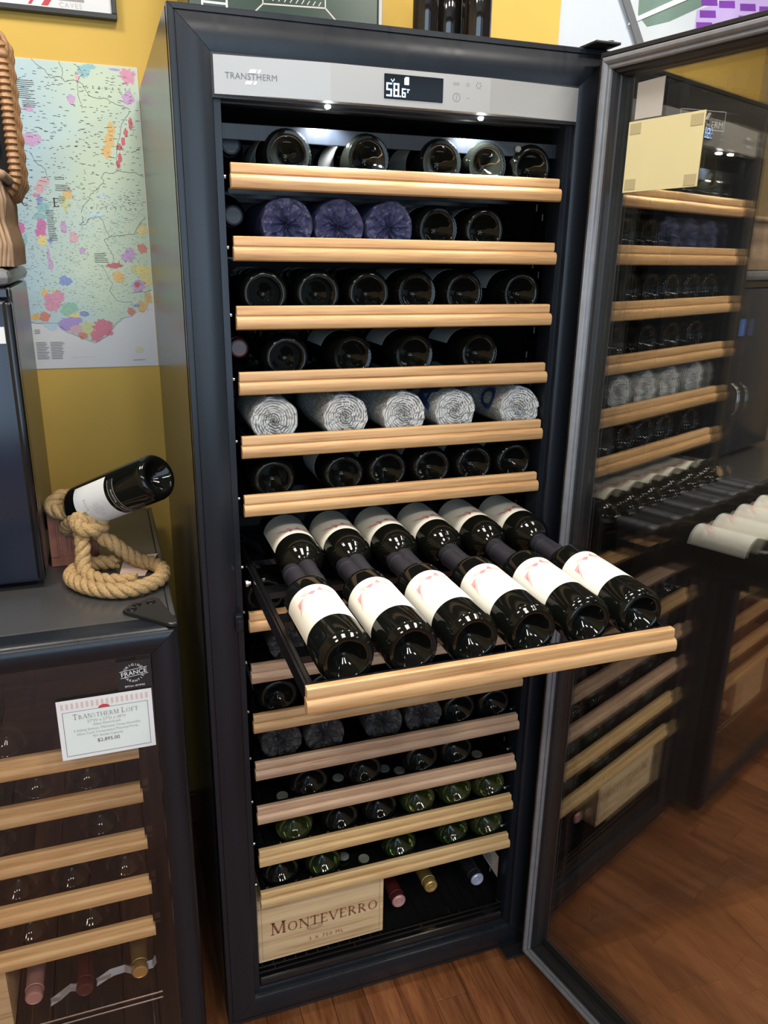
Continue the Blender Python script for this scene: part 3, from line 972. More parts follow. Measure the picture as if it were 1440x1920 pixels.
mitre_frame(DW, DZ1 - DZ0, dp, 'door', M['black'], door, lambda u, v, d: dpt(u, DZ0 + v, d), ('door_stile', 'door_rail', 'door_stile', 'door_rail'))
gp = [(0.0075, 0.0048), (0.0085, -0.001), (0.011, -0.0042), (0.0145, -0.0046), (0.0175, -0.0025), (0.019, 0.0010), (0.0205, 0.0005), (0.0235, -0.0006), (0.0255, 0.0010), (0.0258, 0.0048)]
mitre_frame(DW, DZ1 - DZ0, gp, 'gasket', M['gasket'], door, lambda u, v, d: dpt(u, DZ0 + v, d), ('gasket',) * 4)
for d0, d1 in ((0.0280, 0.0318), (0.0462, 0.0500)):
    u0, u1, v0, v1 = 0.034, DW - 0.034, 0.034, DZ1 - DZ0 - 0.034
    MB().add([dpt(u, DZ0 + v, d) for u in (u0, u1) for v in (v0, v1) for d in (d0, d1)], [(0, 1, 3, 2), (4, 6, 7, 5), (0, 4, 5, 1), (2, 3, 7, 6), (0, 2, 6, 4), (1, 5, 7, 3)]).build('glass_pane', M['glass_door'], door)
MB().box(0.632, 0.676, -0.034, 0.0155, 1.8255, 1.8295, 0.001).lathe([(-0.003, 0), (-0.003, 0.005), (0.003, 0.005), (0.003, 0)], 16, 'z', (0.662, -0.026, 1.8285)).build('top_hinge', M['black'], cab)
MB().box(0.610, 0.676, -0.030, 0.03, 0.0225, 0.0275, 0.001).build('bottom_hinge', M['black'], cab)
# papers stuck to the outside of the door glass
def door_sheet(name, label, m, s0, s1, z00, z01, z10, z11, dep, cat):
    k = 0.0006
    q = [(s0, z00), (s0, z01), (s1, z11), (s1, z10)]
    mb = MB()
    mb.add([dpt(a + 0.019, b, dep) for a, b in q] + [dpt(a + 0.019, b, dep + k) for a, b in q], [(0, 1, 2, 3), (7, 6, 5, 4), (0, 4, 5, 1), (1, 5, 6, 2), (2, 6, 7, 3), (3, 7, 4, 0)])
    o = mb.build(name, m)
    return tag(o, label, cat)


pn = door_sheet('paper_sheet', 'pale yellow paper sheet with tape squares on the open glass door', M['paper_yellow'], 0.0295, 0.169, 1.612, 1.713, 1.614, 1.7135, 0.0270, 'paper')
for (a, b) in ((0.033, 1.696), (0.145, 1.696), (0.033, 1.617), (0.145, 1.617)):
    MB().add([dpt(s + 0.019, z, d) for s in (a, a + 0.021) for z in (b - .001, b + 0.014) for d in (0.0264, 0.0268)], [(0, 1, 3, 2), (4, 6, 7, 5), (0, 4, 5, 1), (2, 3, 7, 6), (0, 2, 6, 4), (1, 5, 7, 3)]).build('tape_square', M['tape'], pn)
door_sheet('paper_note', 'small greyish note above the yellow sheet on the open glass door', M['paper_grey'], 0.039, 0.090, 1.7155, 1.766, 1.7155, 1.768, 0.0272, 'paper')

# ------------------------------------------------------------------ bottles on the shelves
SN = {1: 'top shelf', 2: 'second shelf from top', 3: 'third shelf from top', 4: 'fourth shelf from top', 5: 'fifth shelf from top', 6: 'sixth shelf from top',
      8: 'shelf just below the pulled-out one', 9: 'second shelf below the pulled-out one', 10: 'fifth shelf from bottom', 11: 'fourth shelf from bottom', 12: 'third shelf from bottom', 13: 'second shelf from bottom', 14: 'lowest shelf'}
ORD = ['leftmost', 'second', 'third', 'fourth', 'fifth', 'sixth']
BG = 'bottles lying in the tall wine cabinet'
random.seed(11)
LAY = {
    1: [(0.164, 'dark', 1, -38), (0.288, 'dark', 1, -38), (0.409, 'dark', 1, -40), (0.488, 'dark', 1, -42), (0.571, 'dark_fine', 1, -35)],
    2: [(0.160, 'blue'), (0.242, 'blue'), (0.325, 'blue'), (0.406, 'dark', 1, -40), (0.490, 'dark_fine', 1, -40)],
    3: [(0.123, 'dark_fine', 0), (0.207, 'dark_fine', 0), (0.291, 'dark_fine', 0), (0.373, 'dark', 1, -15), (0.458, 'dark', 1, -12), (0.565, 'dark', 1, -18)],
    4: [(0.156, 'dark_fine', 0), (0.264, 'dark', 1, -10), (0.371, 'dark', 1, -12), (0.491, 'dark', 1, -10)],
    5: [(0.133, 'news'), (0.252, 'news'), (0.355, 'news'), (0.451, 'news'), (0.575, 'news')],
    6: [(0.129, 'dark_fine', 0), (0.249, 'dark_fine', 1, -75), (0.329, 'dark_fine', 1, -75), (0.410, 'dark_fine', 1, -75), (0.492, 'dark_fine', 1, -75), (0.573, 'dark_fine', 1, -75)],
    8: [(0.109, 'dark_fine', 0)],
    9: [(0.150, 'charcoal')],
    10: [(0.126, 'dark_fine', 1, -75), (0.216, 'dark_fine', 0)],
    11: [(0.130, 'charcoal'), (0.212, 'charcoal'), (0.330, 'charcoal'), (0.413, 'charcoal'), (0.490, 'dark_fine', 0), (0.566, 'dark_fine', 0)],
    12: [(0.181, 'dark', 0), (0.291, 'dark', 0), (0.412, 'dark_fine', 0), (0.490, 'dark_fine', 0)],
    13: [(0.151, 'green', 0), (0.243, 'dark', 0), (0.326, 'dark', 0), (0.409, 'green', 0), (0.493, 'green', 0), (0.568, 'green', 0)],
    14: [(0.122, 'dark', 0), (0.208, 'olive', 0), (0.369, 'olive', 0), (0.489, 'olive', 0), (0.570, 'green', 0)],
}
WM = {'blue': [wrap_mesh(M['tissue_blue'], 20 + i, 0.0395, 0.014, crumple=1.5) for i in range(3)],
      'charcoal': [wrap_mesh(M['tissue_dark'], 40 + i, 0.0385, 0.014, crumple=1.7) for i in range(3)],
      'news': [wrap_mesh(M['news'], 60 + i, 0.0395, 0.010, facets=9, crumple=1.3) for i in range(3)]}


def sans(ch, S):
    """bold sans capital cut into small pieces, centred on x, height S"""
    w = 0.2 * S
    def st(p, q, ww=w):
        d = Vector((q[0] - p[0], q[1] - p[1])); n = Vector((-d.y, d.x)).normalized() * (ww / 2)
        return grid_poly([(p[0] - n.x, p[1] - n.y), (q[0] - n.x, q[1] - n.y), (q[0] + n.x, q[1] + n.y), (p[0] + n.x, p[1] + n.y)], 8)
    if ch == 'A':
        return merge(st((-.32 * S, 0), (0, S)), st((.32 * S, 0), (0, S)), st((-.2 * S, .32 * S), (.2 * S, .32 * S), .16 * S))
    if ch == 'V':
        return merge(st((-.32 * S, S), (0, 0)), st((.32 * S, S), (0, 0)))
    n = 28
    vs, fs = [], []
    for i in range(n + 1):
        t = 2 * PI * i / n
        for r_ in (0.24, 0.33, 0.42):
            vs.append((r_ * S * math.cos(t), S * .5 + (r_ + .07) * S * math.sin(t)))
    for i in range(n):
        for j in range(2):
            fs.append((3 * i + j, 3 * i + j + 1, 3 * i + j + 4, 3 * i + j + 3))
    return vs, fs


def letters_on(parent, r, items):
    for ch, size, a0, t0 in items:
        on_cyl(sans(ch, size), r, lambda u, w: a0 + w, lambda u, w: t0 + u / r).build('printed_letter', M['news_blue'], parent, True, 80)


for k, row in LAY.items():
    nrow = len(row)
    for i, it in enumerate(row):
        xx, kind = it[0], it[1]
        where = ('leftmost' if i == 0 else ('rightmost' if i == nrow - 1 and k != 10 else ORD[i] + ' from left')) + " on tall cabinet's " + SN[k]
        yaw = random.uniform(-0.02, 0.02)
        base_y = 0.024 + random.uniform(-0.002, 0.004)
        if kind in WM:
            txt = {'blue': 'bottle in blue-violet tissue', 'charcoal': 'bottle in charcoal tissue', 'news': 'bottle rolled in newspaper'}[kind]
            rr = {'blue': 0.0395, 'charcoal': 0.0385, 'news': 0.0395}[kind]
            t = thing('wrapped_bottle', txt + ', ' + where, 'wrapped bottle', (xx, base_y, ZB[k] - 0.0215 + rr), (0, 0, yaw), BG)
            w = inst('paper_wrap', WM[kind][i % 3], t, None, (0, random.uniform(0, 6.28), 0))
            if kind == 'news' and i >= 2:
                w.rotation_euler = (0, 0, 0)
                letters_on(w, 0.0416, {2: [('V', 0.060, 0.100, -0.6)], 3: [('A', 0.060, 0.022, -1.0), ('O', 0.055, 0.100, -0.6)], 4: [('O', 0.050, 0.026, -1.25), ('O', 0.050, 0.060, -0.1), ('V', 0.060, 0.105, -0.7)]}[i])
        else:
            look = {'dark': 'dark bottle', 'dark_fine': 'dark bottle', 'green': 'light green bottle', 'olive': 'olive green bottle'}[kind]
            if it[2]:
                look = 'pale-labelled ' + look
            bottle((xx, base_y, ZB[k] - 0.0215 + 0.0378), look + ', ' + where, kind, 'cap_black', yaw, 'label_pale' if it[2] else None, it[3] if it[2] else 0, group=BG)
# bottles lying the other way round by the left wall, neck first
for k, cap, lb in ((1, 'cap_black', 'black capsule'), (2, 'cap_black', 'black ridged capsule'), (4, 'cap_red', 'wine-red capsule')):
    bottle((0.086, 0.362, ZB[k] + 0.030), 'neck-first bottle with %s at left end of %s' % (lb, SN[k]), 'dark', cap, PI, group=BG)

# ---- the twelve bottles on the pulled-out shelf
PG = 'twelve matching bottles on the pulled-out shelf'
for i in range(6):
    w = ('leftmost' if i == 0 else ('rightmost' if i == 5 else ORD[i] + ' from left'))
    bottle((0.1335 + 0.0868 * i, -0.381, ZB[7] - 0.0215 + 0.0378), 'cream-labelled bottle, base forward, %s in front row on pulled-out shelf' % w, 'dark' if i < 4 else 'dark_fine', 'cap_black', random.uniform(-.015, .015), lab_art=True, roll=random.uniform(-14, -4), group=PG)
    bottle((0.158 + 0.0832 * i, 0.150, ZB[7] - 0.0215 + 0.0378), 'cream-labelled bottle, neck forward, %s in back row on pulled-out shelf' % w, 'dark', 'cap_black', PI + random.uniform(-.015, .015), lab_art=True, roll=random.uniform(-6, 10), group=PG)

# ---- bottom compartment: wooden crate, three bottles neck first, card on the wall
cr = thing('wooden_wine_crate', 'pale pine wine crate branded MONTEVERRO at the bottom of the tall cabinet', 'crate', (0.0695, 0.028, RZ + 0.0022))
cw, ch_, cdp = 0.266, 0.150, 0.34
ft = MB().box(0.0, cw, 0.0, 0.010, 0.0, ch_, 0.0012).build('front_board', M['crate'], cr)
MB().box(0.0, 0.009, 0.0105, cdp, 0.0, ch_, 0.001).build('side_board', M['crate'], cr)
MB().box(cw - 0.009, cw, 0.0105, cdp, 0.0, ch_, 0.001).build('side_board', M['crate'], cr)
MB().box(0.0, cw, cdp + 0.0005, cdp + 0.010, 0.0, ch_, 0.001).build('back_board', M['crate'], cr)
MB().box(0.0, cw, 0.0, cdp + 0.010, ch_ + 0.0004, ch_ + 0.007, 0.001).build('lid_board', M['crate'], cr)
on_plane(roman('MONTEVERRO', 0.0235, big=(0,), bigk=1.30), (cw * 0.53, -0.0004, 0.064)).build('branded_name', M['burnt'], ft)
on_plane(text_polys('3 X 750 ML', 0.0125, spacing=1.25), (cw * 0.53, -0.0004, 0.026)).build('branded_volume', M['burnt'], ft)
kt = merge(*[([(cw * .44 + rx * math.cos(t) * k_, .060 + rz_ * math.sin(t) * k_) for k_ in (1.0, .8) for t in [2 * PI * i / 24 for i in range(24)]], [(i, (i + 1) % 24, 24 + (i + 1) % 24, 24 + i) for i in range(24)]) for rx, rz_ in ((.017, .008), (.011, .0052), (.005, .0026))])
on_plane(kt, (0, -0.00035, 0)).build('wood_knot', M['burnt_soft'], ft)
bd = merge(rect2d(.008, cw - .008, .008, .0088), rect2d(.008, cw - .008, ch_ - .0088, ch_ - .008), rect2d(.008, .0088, .008, ch_ - .008), rect2d(cw - .0088, cw - .008, .008, ch_ - .008))
on_plane(bd, (0, -0.0004, 0)).build('branded_border', M['burnt_soft'], ft)
for (xx, yy, cap, lb, kd) in ((0.3815, 0.355, 'cap_red', 'dusty red capsule', 'capsule_pink'), (0.464, 0.372, 'cap_gold', 'gold capsule', 'capsule_gold'), (0.571, 0.358, 'cap_black', 'silver-blue capsule end', 'capsule_blue')):
    bottle((xx, yy, RZ + 0.0022 + 0.0378), 'bottle lying neck first with %s beside the wooden crate' % lb, 'dark', cap, PI, group='neck-first bottles in the bottom compartment')
    b_ = LAST[0]
    MB().lathe([(0.3016, 0.0), (0.3024, 0.0050), (0.3020, 0.0058), (0.3024, 0.0066), (0.3024, 0.0130), (0.3005, 0.0150), (0.2985, 0.0156), (0.2985, 0.0)], 28).build('capsule_end', M[kd], b_, True, 30)
cc = MB().box(lx1 - 0.0030, lx1 - 0.0024, 0.060, 0.190, 0.165, 0.222).build('price_tag', M['paper'])
tag(cc, 'pale printed card on the right inner wall above the wire rack', 'card')
tl = merge(*[rect2d(-.05, -.05 + random.uniform(.05, .1), -.018 + .009 * q, -.0145 + .009 * q) for q in range(5)])
on_plane(tl, (lx1 - 0.0032, 0.125, 0.193), (0, -1, 0)).build('printed_lines', M['ink_grey'], cc)

# ------------------------------------------------------------------ low wine cabinet on the left
LX1, LX0, LF, LZ = -0.047, -0.733, -0.075, 0.965
lo = thing('low_wine_cabinet', 'waist-high black wine cabinet with closed tinted glass door', 'wine cabinet', (0, 0, 0))
MB().box(LX0, LX0 + 0.02, -0.03, 0.55, 0.03, LZ - 0.012).build('side_panel', M['side'], lo)
MB().box(LX1 - 0.02, LX1, -0.03, 0.55, 0.03, LZ - 0.012).build('side_panel', M['side'], lo)
MB().box(LX0 + .02, LX1 - .02, 0.53, 0.55, 0.03, LZ - 0.012).build('back_panel', M['liner'], lo)
MB().box(LX0 + .02, LX1 - .02, -0.03, 0.53, 0.03, 0.06).build('bottom_panel', M['liner'], lo)
MB().box(LX0, LX1 - 0.0095, -0.03, 0.55, LZ - 0.012, LZ, 0.002).build('top_panel', M['side'], lo)
MB().box(LX1 - 0.009, LX1, -0.03, 0.55, LZ - 0.012, LZ, 0.002).build('top_edge_strip', M['side'], lo)
MB().box(LX0 + .02, LX1 - .02, 0.0, 0.02, LZ - 0.06, LZ - 0.014).build('inner_header', M['steel'], lo)
for xx in (LX0 + .05, LX1 - .05):
    for yy in (0.02, .5):
        MB().lathe([(0, 0), (0, .018), (.01, .018), (.012, .01), (.031, .01), (.031, 0)], 16, 'z', (xx, yy, 0)).build('foot', M['grey_trim'], lo, True)
# door: rounded black profile, mitred, brown-tinted pane
lw, lh = LX1 - LX0, LZ - 0.04
rp = [(0.0, 0.040), (0.0, 0.014), (0.001, 0.009), (0.004, 0.0045), (0.009, 0.0015), (0.016, 0.0), (0.026, 0.0006), (0.036, 0.003), (0.043, 0.006), (0.0445, 0.009), (0.0445, 0.040)]
ldr = MB()
for (u0, u1, v0, v1) in ((LX0, LX0 + .04, .04, LZ), (LX1 - .04, LX1, .04, LZ), (LX0 + .04, LX1 - .04, .04, .08), (LX0 + .04, LX1 - .04, LZ - .04, LZ)):
    ldr.box(u0, u1, LF + 0.0405, LF + 0.043, v0, v1)
ldoor = ldr.build('glass_door', M['black'], lo)
mitre_frame(lw, lh, rp, 'door', M['frame'], ldoor, lambda u, v, d: (LX0 + u, LF + d, 0.04 + v), ('door_stile', 'door_rail', 'door_stile', 'door_rail'))
MB().box(LX0 + 0.044, LX1 - 0.044, LF + 0.010, LF + 0.015, 0.084, LZ - 0.044).build('glass_pane', M['glass_loft'], ldoor)
# corner hinge plate with three caps on the top
hp = [(-0.126, -0.004), (-0.120, -0.014), (-0.060, -0.0735), (-0.054, -0.0760), (-0.0490, -0.0735), (-0.0475, -0.066), (-0.0680, 0.028), (-0.074, 0.034), (-0.082, 0.034), (-0.118, 0.010)]
hb = MB(); n = len(hp)
hb.add([(a, b, LZ + 0.0005) for a, b in hp] + [(a, b, LZ + 0.005) for a, b in hp] + [(a * .97 - .003 + 0.0, b * .95 - .001, LZ + 0.0065) for a, b in hp],
       [tuple(range(n))[::-1], tuple(range(2 * n, 3 * n))] + [(i, (i + 1) % n, n + (i + 1) % n, n + i) for i in range(n)] + [(n + i, n + (i + 1) % n, 2 * n + (i + 1) % n, 2 * n + i) for i in range(n)])
hinge = hb.build('corner_hinge', M['black'], lo)
for (a, b) in ((-0.112, -0.005), (-0.1035, 0.0105), (-0.082, 0.0135)):
    MB().lathe([(0, 0), (0, .0078), (.0018, .0074), (.0026, .0055), (.0026, 0)], 20, 'z', (a, b, LZ + 0.0064)).build('screw_cap', M['gloss'], hinge, True)
# shelves
LB = bar_mesh(0.49, M['oak_pale'], 0.037)
for z in (0.743, 0.6545, 0.5575, 0.4590, 0.365):
    sh = inst('shelf', MB().box(-0.01, 0.50, 0.024, 0.42, -0.024, -0.019).box(-0.01, 0.0, 0.024, .42, -.03, -.006).box(.49, .5, .024, .42, -.03, -.006).mesh('tray', M['gloss']), lo, (-0.612, -0.024, z))
    inst('shelf_front', LB, sh, (0, 0, 0))
LG = 'bottles in the low wine cabinet'
LROW = ['first shelf', 'second shelf', 'third shelf', 'fourth shelf', 'fifth shelf']
for r_, (z, xs) in enumerate(((0.743, (-0.323, -0.42)), (0.6545, (-0.2075, -0.288, -0.368)), (0.5575, (-0.196, -0.36)), (0.4590, (-0.163, -0.252, -0.338)), (0.365, (-0.33, -0.23)))):
    for i, xx in enumerate(xs):
        bottle((xx, 0.006, z + 0.0165), 'dark bottle behind tinted glass, %s from right on low cabinet %s' % (('first', 'second', 'third')[i], LROW[r_] + ' down'), 'dark_fine' if (r_ + i) % 2 else 'dark', 'cap_black', 0, group=LG)
for (xx, zz, cap, lb) in ((-0.342, 0.2195, 'cap_pink', 'pinkish'), (-0.256, 0.208, 'cap_red', 'copper-red'), (-0.157, 0.2155, 'cap_gold', 'gold')):
    bottle((xx, 0.315, zz), 'bottle with %s capsule pointing out at the bottom of the low cabinet' % lb, 'dark', cap, PI, group='neck-first bottles in the low cabinet')
lr = MB()
for yy, zz in ((0.0, 0.170), (0.0, 0.156), (0.16, 0.168), (0.30, 0.168)):
    lr.tube([(-0.60, yy, zz), (-0.12, yy, zz)], 0.0016, 6)
for i in range(16):
    lr.tube([(-0.59 + i * .03, 0, .1705), (-0.59 + i * .03, .36, .1705)], .0012, 5)
for xx in (-.58, -.14):
    for yy in (.02, .34):
        lr.tube([(xx, yy, .169), (xx, yy, .06)], .002, 6)
lr.build('wire_rack', M['chrome'], lo, True)
for (pts, lb) in (([(-0.318, .02, .193), (-0.30, .015, .200), (-0.282, .02, .212), (-0.268, .018, .214)], 'lower'), ([(-0.236, .02, .212), (-0.21, .016, .222), (-0.185, .02, .224), (-0.172, .018, .220), (-0.135, .02, .215), (-0.128, .022, .226)], 'upper')):
    mb = MB(); vs = []
    for q, (a, b, c) in enumerate(pts):
        for j in range(4):
            vs.append((a + .002 * ((q + j) % 2), b + .004 * ((q * 2 + j) % 3), c + .006 * j - .009))
    mb.add(vs, [(q * 4 + j, q * 4 + j + 1, q * 4 + j + 5, q * 4 + j + 4) for q in range(len(pts) - 1) for j in range(3)])
    o = mb.build('plastic_strip', M['clear_wrap'])
    sm = o.modifiers.new('thick', 'SOLIDIFY'); sm.thickness = 0.0006
    tag(o, 'crumpled clear wrap strip, %s of two among necks in low cabinet' % lb, 'plastic wrap')
cb = thing('wooden_box', 'plain pale wooden box in the lower left of the low cabinet', 'box', (-0.59, 0.002, 0.1725))
MB().box(0, .212, 0, .01, 0, .165, .001).build('front_board', M['crate'], cb)
MB().box(0, .212, .0105, .20, .156, .165, .001).build('top_board', M['crate'], cb)
MB().box(0, .01, .0105, .20, 0, .1555, .001).build('side_board', M['crate'], cb)
MB().box(.202, .212, .0105, .20, 0, .1555, .001).build('side_board', M['crate'], cb)
# price card and origin sticker on the glass
GY = LF + 0.010
pc = thing('price_card', 'white price card TRANSTHERM LOFT on the low cabinet glass', 'price card', (-0.1645, GY - 0.0012, 0.8085), (0, 0, 0))
cardo = MB().box(-0.070, 0.070, 0.0, 0.0008, -0.052, 0.052).build('card', M['paper'], pc)
PCM = mat('pale_green_card', (0.70, 0.77, 0.74), 0.6, var=0.02, bscale=40)
on_plane(rect2d(-0.0615, 0.0615, -0.0445, 0.0305), (0, -0.0002, 0)).build('card_field', PCM, pc)
on_plane(merge(rect2d(-.063, .063, -.046, -.0454), rect2d(-.063, .063, .0314, .032), rect2d(-.063, -.0624, -.046, .032), rect2d(.0624, .063, -.046, .032)), (0, -0.0003, 0)).build('card_border', M['ink'], pc)
on_plane(merge(*[rect2d(-.0640 + q * .0073, -.0605 + q * .0073, .037, .0468) for q in range(18)]), (0, -0.0003, 0)).build('card_stripes', M['paper_pink'], pc)
def halfdisc(cx, cy, rx, ry, n=16):
    return [(cx, cy)] + [(cx + rx * math.cos(PI * i / n), cy + ry * math.sin(PI * i / n)) for i in range(n + 1)], [(0, i, i + 1) for i in range(1, n + 1)]
on_plane(halfdisc(-.002, .032, .0085, .0055), (0, -0.0004, 0)).build('card_emblem', M['red_ink'], pc)
on_plane(roman('TRANSTHERM LOFT', 0.0072, big=(0, 11), bigk=1.3), (0.0, -0.0005, 0.0175)).build('card_title', M['ink_grey'], pc)
rows_ = merge(*[(lambda p, zz: ([(a, b + zz) for a, b in p[0]], p[1]))(text_polys(s_, h_), zz) for s_, h_, zz in (('27"W x 27"D x 38"H', .0066, .0095), ('Glass Door/Lock', .0060, .0030), ('5 Sliding Shelves, Maintains Temp./Humidity', .0056, -.0042), ('Glow Cork Compressor/Thermal Pump', .0056, -.0110), ('90+ Bottle Capacity', .0056, -.0178))])
on_plane(rows_, (0, -0.0005, 0)).build('card_lines', M['ink_grey'], pc)
on_plane(text_polys('$2,895.00', .0085), (0, -0.0005, -.0275)).build('card_price', M['ink'], pc)
st = thing('origin_sticker', 'square black FRANCE origin sticker on the low cabinet glass', 'sticker', (-0.1180, GY - 0.0008, 0.8885))
MB().box(-0.0250, 0.0250, 0.0, 0.0006, -0.0245, 0.0245).build('sticker_sheet', M['black'], st)


def arc_text(txt, r, a0, a1, size, flip=False):
    out = []
    for i, ch in enumerate(txt):
        a = R(a0 + (a1 - a0) * i / (len(txt) - 1))
        v, f = text_polys(ch, size)
        rot = a - PI / 2 if not flip else a + PI / 2
        out.append(([(r * math.cos(a) + x * math.cos(rot) - y * math.sin(rot), r * math.sin(a) + x * math.sin(rot) + y * math.cos(rot)) for x, y in v], f))
    return merge(*out)


def rot2(p, ang):
    c_, s_ = math.cos(ang), math.sin(ang)
    return [(x * c_ - y * s_, x * s_ + y * c_) for x, y in p[0]], p[1]


mk = merge(arc_text('ORIGINE', .0125, 150, 40, .0058), arc_text('GARANTIE', .0158, 205, 335, .0054, True), rot2(([(a, b - .0028) for a, b in text_polys('FRANCE', .0105)[0]], text_polys('FRANCE', .0105)[1]), R(6)), rot2(rect2d(-.0205, .0205, .0060, .0067), R(6)), rot2(rect2d(-.0205, .0205, -.0052, -.0045), R(6)))
mk = ([(a, b + .003) for a, b in mk[0]], mk[1])
mk2 = text_polys('BVCert. 6019762', .0042)
on_plane(merge(mk, ([(a, b - .0205) for a, b in mk2[0]], mk2[1])), (0, -0.0003, 0)).build('sticker_lettering', M['white_ink'], st)

# ------------------------------------------------------------------ rope bottle holder with bottle
B0 = Vector((-0.0495, 0.095, 1.160)); BD = Vector((-0.63, 0.66, -0.41)).normalized()


def catmull(pts, n=10):
    P = [Vector(p) for p in pts]
    P = [P[0] * 2 - P[1]] + P + [P[-1] * 2 - P[-2]]
    out = []
    for i in range(1, len(P) - 2):
        a, b, c, d = P[i - 1:i + 3]
        for k in range(n):
            t = k / n
            out.append(0.5 * ((2 * b) + (c - a) * t + (2 * a - 5 * b + 4 * c - d) * t * t + (3 * b - a - 3 * c + d) * t ** 3))
    out.append(P[-2])
    return out


def resample(path, step):
    out = [path[0]]; acc = 0
    for a, b in zip(path, path[1:]):
        L_ = (b - a).length; pos = step - acc
        while pos <= L_:
            out.append(a + (b - a) * (pos / L_)); pos += step
        acc = (acc + L_) % step
    return out


Rr = 0.0138
zr = LZ + Rr + 0.001
nc = B0 + BD * 0.245                                   # loop round the neck
e1 = Vector((0, 0, 1)); e1 = (e1 - BD * e1.dot(BD)).normalized(); e2 = BD.cross(e1)
loop = [nc + (e1 * math.cos(t) + e2 * math.sin(t)) * 0.0315 for t in [R(q) for q in range(215, 215 - 320, -40)]]
kn = Vector((-0.172, 0.190, 1.052))
rope_pts = [(-0.098, 0.098, zr), (-0.125, 0.096, zr), (-0.158, 0.112, zr), (-0.180, 0.140, zr + .004), (-0.184, 0.158, zr + .022), (-0.182, 0.168, zr + .045), kn + Vector((-.012, -.004, -.006)), kn + Vector((-.020, .004, .010))] + loop[::1] + [
    kn + Vector((.022, .004, .008)), kn + Vector((.016, -.018, .000)), kn + Vector((-.010, -.022, .004)), kn + Vector((-.014, -.010, .020)), kn + Vector((.010, -.012, .014)), kn + Vector((.020, -.004, -.018)),
    (-0.135, 0.180, zr + .042), (-0.112, 0.184, zr + .018), (-0.090, 0.180, zr + .002), (-0.066, 0.160, zr), (-0.054, 0.125, zr), (-0.062, 0.088, zr), (-0.088, 0.064, zr), (-0.120, 0.055, zr), (-0.155, 0.068, zr), (-0.186, 0.098, zr), (-0.204, 0.135, zr), (-0.200, 0.168, zr), (-0.178, 0.190, zr), (-0.150, 0.194, zr), (-0.125, 0.188, zr - .001)]
path = resample(catmull(rope_pts, 12), 0.0028)
rope = thing('rope_bottle_holder', 'knotted hemp rope wine bottle holder standing on the low cabinet', 'bottle holder', (-0.13, 0.12, LZ))
up = Vector((0, 0, 1))
T = [(path[min(i + 1, len(path) - 1)] - path[max(i - 1, 0)]).normalized() for i in range(len(path))]
nv = (up - T[0] * up.dot(T[0])).normalized()
fr_ = []
for i in range(len(path)):
    nv = (nv - T[i] * nv.dot(T[i])).normalized()
    fr_.append((nv.copy(), T[i].cross(nv)))
for s_ in range(3):
    pts = []
    for i, p in enumerate(path):
        a = 2 * PI * (i * 0.0028 / 0.052) + s_ * 2 * PI / 3
        q = p + fr_[i][0] * (0.0066 * math.cos(a)) + fr_[i][1] * (0.0066 * math.sin(a)) - Vector((-0.13, 0.12, LZ))
        pts.append(q)
    MB().tube(pts, lambda k: 0.0074 if 2 < k < len(pts) - 3 else 0.0045, 9).build('rope_strand', M['rope'], rope, True, 80)
# the bottle held by the rope
zax = -BD.cross(Vector((0, 0, 1))).normalized()
rotm = Matrix((zax, BD, zax.cross(BD))).transposed().to_4x4()
hb_ = thing('wine_bottle', 'dark wine bottle with white label lying tilted in the rope holder', 'bottle', B0, rotm.to_euler())
hb_.scale = (1.05,) * 3
inst('glass', ME['dark_fine'], hb_)
inst('capsule', ME['cap_black'], hb_)
HR = R(66)
l2 = inst('label', label_mesh(0.088, 0.166, 76, M['paper']), hb_, None, (0, HR, 0))
RL2 = 0.03805
pin = rot2(roman('PINOT NOIR', 0.0056, gap=0.25), 0)
ps = [pin] + [([(a, b - .012 - q * .006) for a, b in text_polys(t_, .005)[0]], text_polys(t_, .005)[1]) for q, t_ in enumerate(('Reserve', 'Estate grown', 'Russian River', '2012'))]
on_cyl(merge(*ps), RL2, lambda u, w: 0.137 + w * 1.0, lambda u, w: u / RL2).build('label_lettering', M['ink_soft'], l2)
on_cyl(merge(grid_poly([(-.005, .010), (.005, .010), (.005, .020), (-.005, .020)], 4)), RL2, lambda u, w: 0.137 + w, lambda u, w: u / RL2).build('label_emblem', M['tape'], l2)
l3 = inst('label', label_mesh(0.066, 0.080, 62, M['black']), hb_, None, (0, HR, 0))
on_cyl(merge(grid_poly([(-.040, .0005), (.040, .0005), (.040, .0012), (-.040, .0012)], 12), grid_poly([(-.040, .0128), (.040, .0128), (.040, .0135), (-.040, .0135)], 12), *[([(a + dx, b + .0045) for a, b in text_polys('Reserve', .007)[0]], text_polys('Reserve', .007)[1]) for dx in (-.02, .012)]), RL2, lambda u, w: 0.066 + w, lambda u, w: u / RL2).build('label_lettering', M['ink_soft'], l3)

# sheet of paper under the rope, terracotta tile behind it
pp = MB().add([(-0.128, 0.150, LZ + .0006), (-0.084, 0.146, LZ + .0006), (-0.056, 0.225, LZ + .010), (-0.115, 0.226, LZ + .010), (-0.128, 0.150, LZ + .0001), (-0.084, 0.146, LZ + .0001), (-0.056, 0.225, LZ + .0095), (-0.115, 0.226, LZ + .0095)],
              [(0, 1, 2, 3), (4, 7, 6, 5), (0, 4, 5, 1), (1, 5, 6, 2), (2, 6, 7, 3), (3, 7, 4, 0)]).build('paper_slip', M['paper_pink'])
tag(pp, 'small pinkish paper slip under the rope on the low cabinet', 'paper')
tt = thing('terracotta_tile', 'terracotta tile with carved grooves leaning beside the black appliance', 'tile', (-0.2405, 0.238, LZ), (R(-6), 0, 0))
MB().box(0, 0.082, 0, 0.012, 0.0, 0.115, 0.002).build('tile_slab', M['terracotta'], tt)
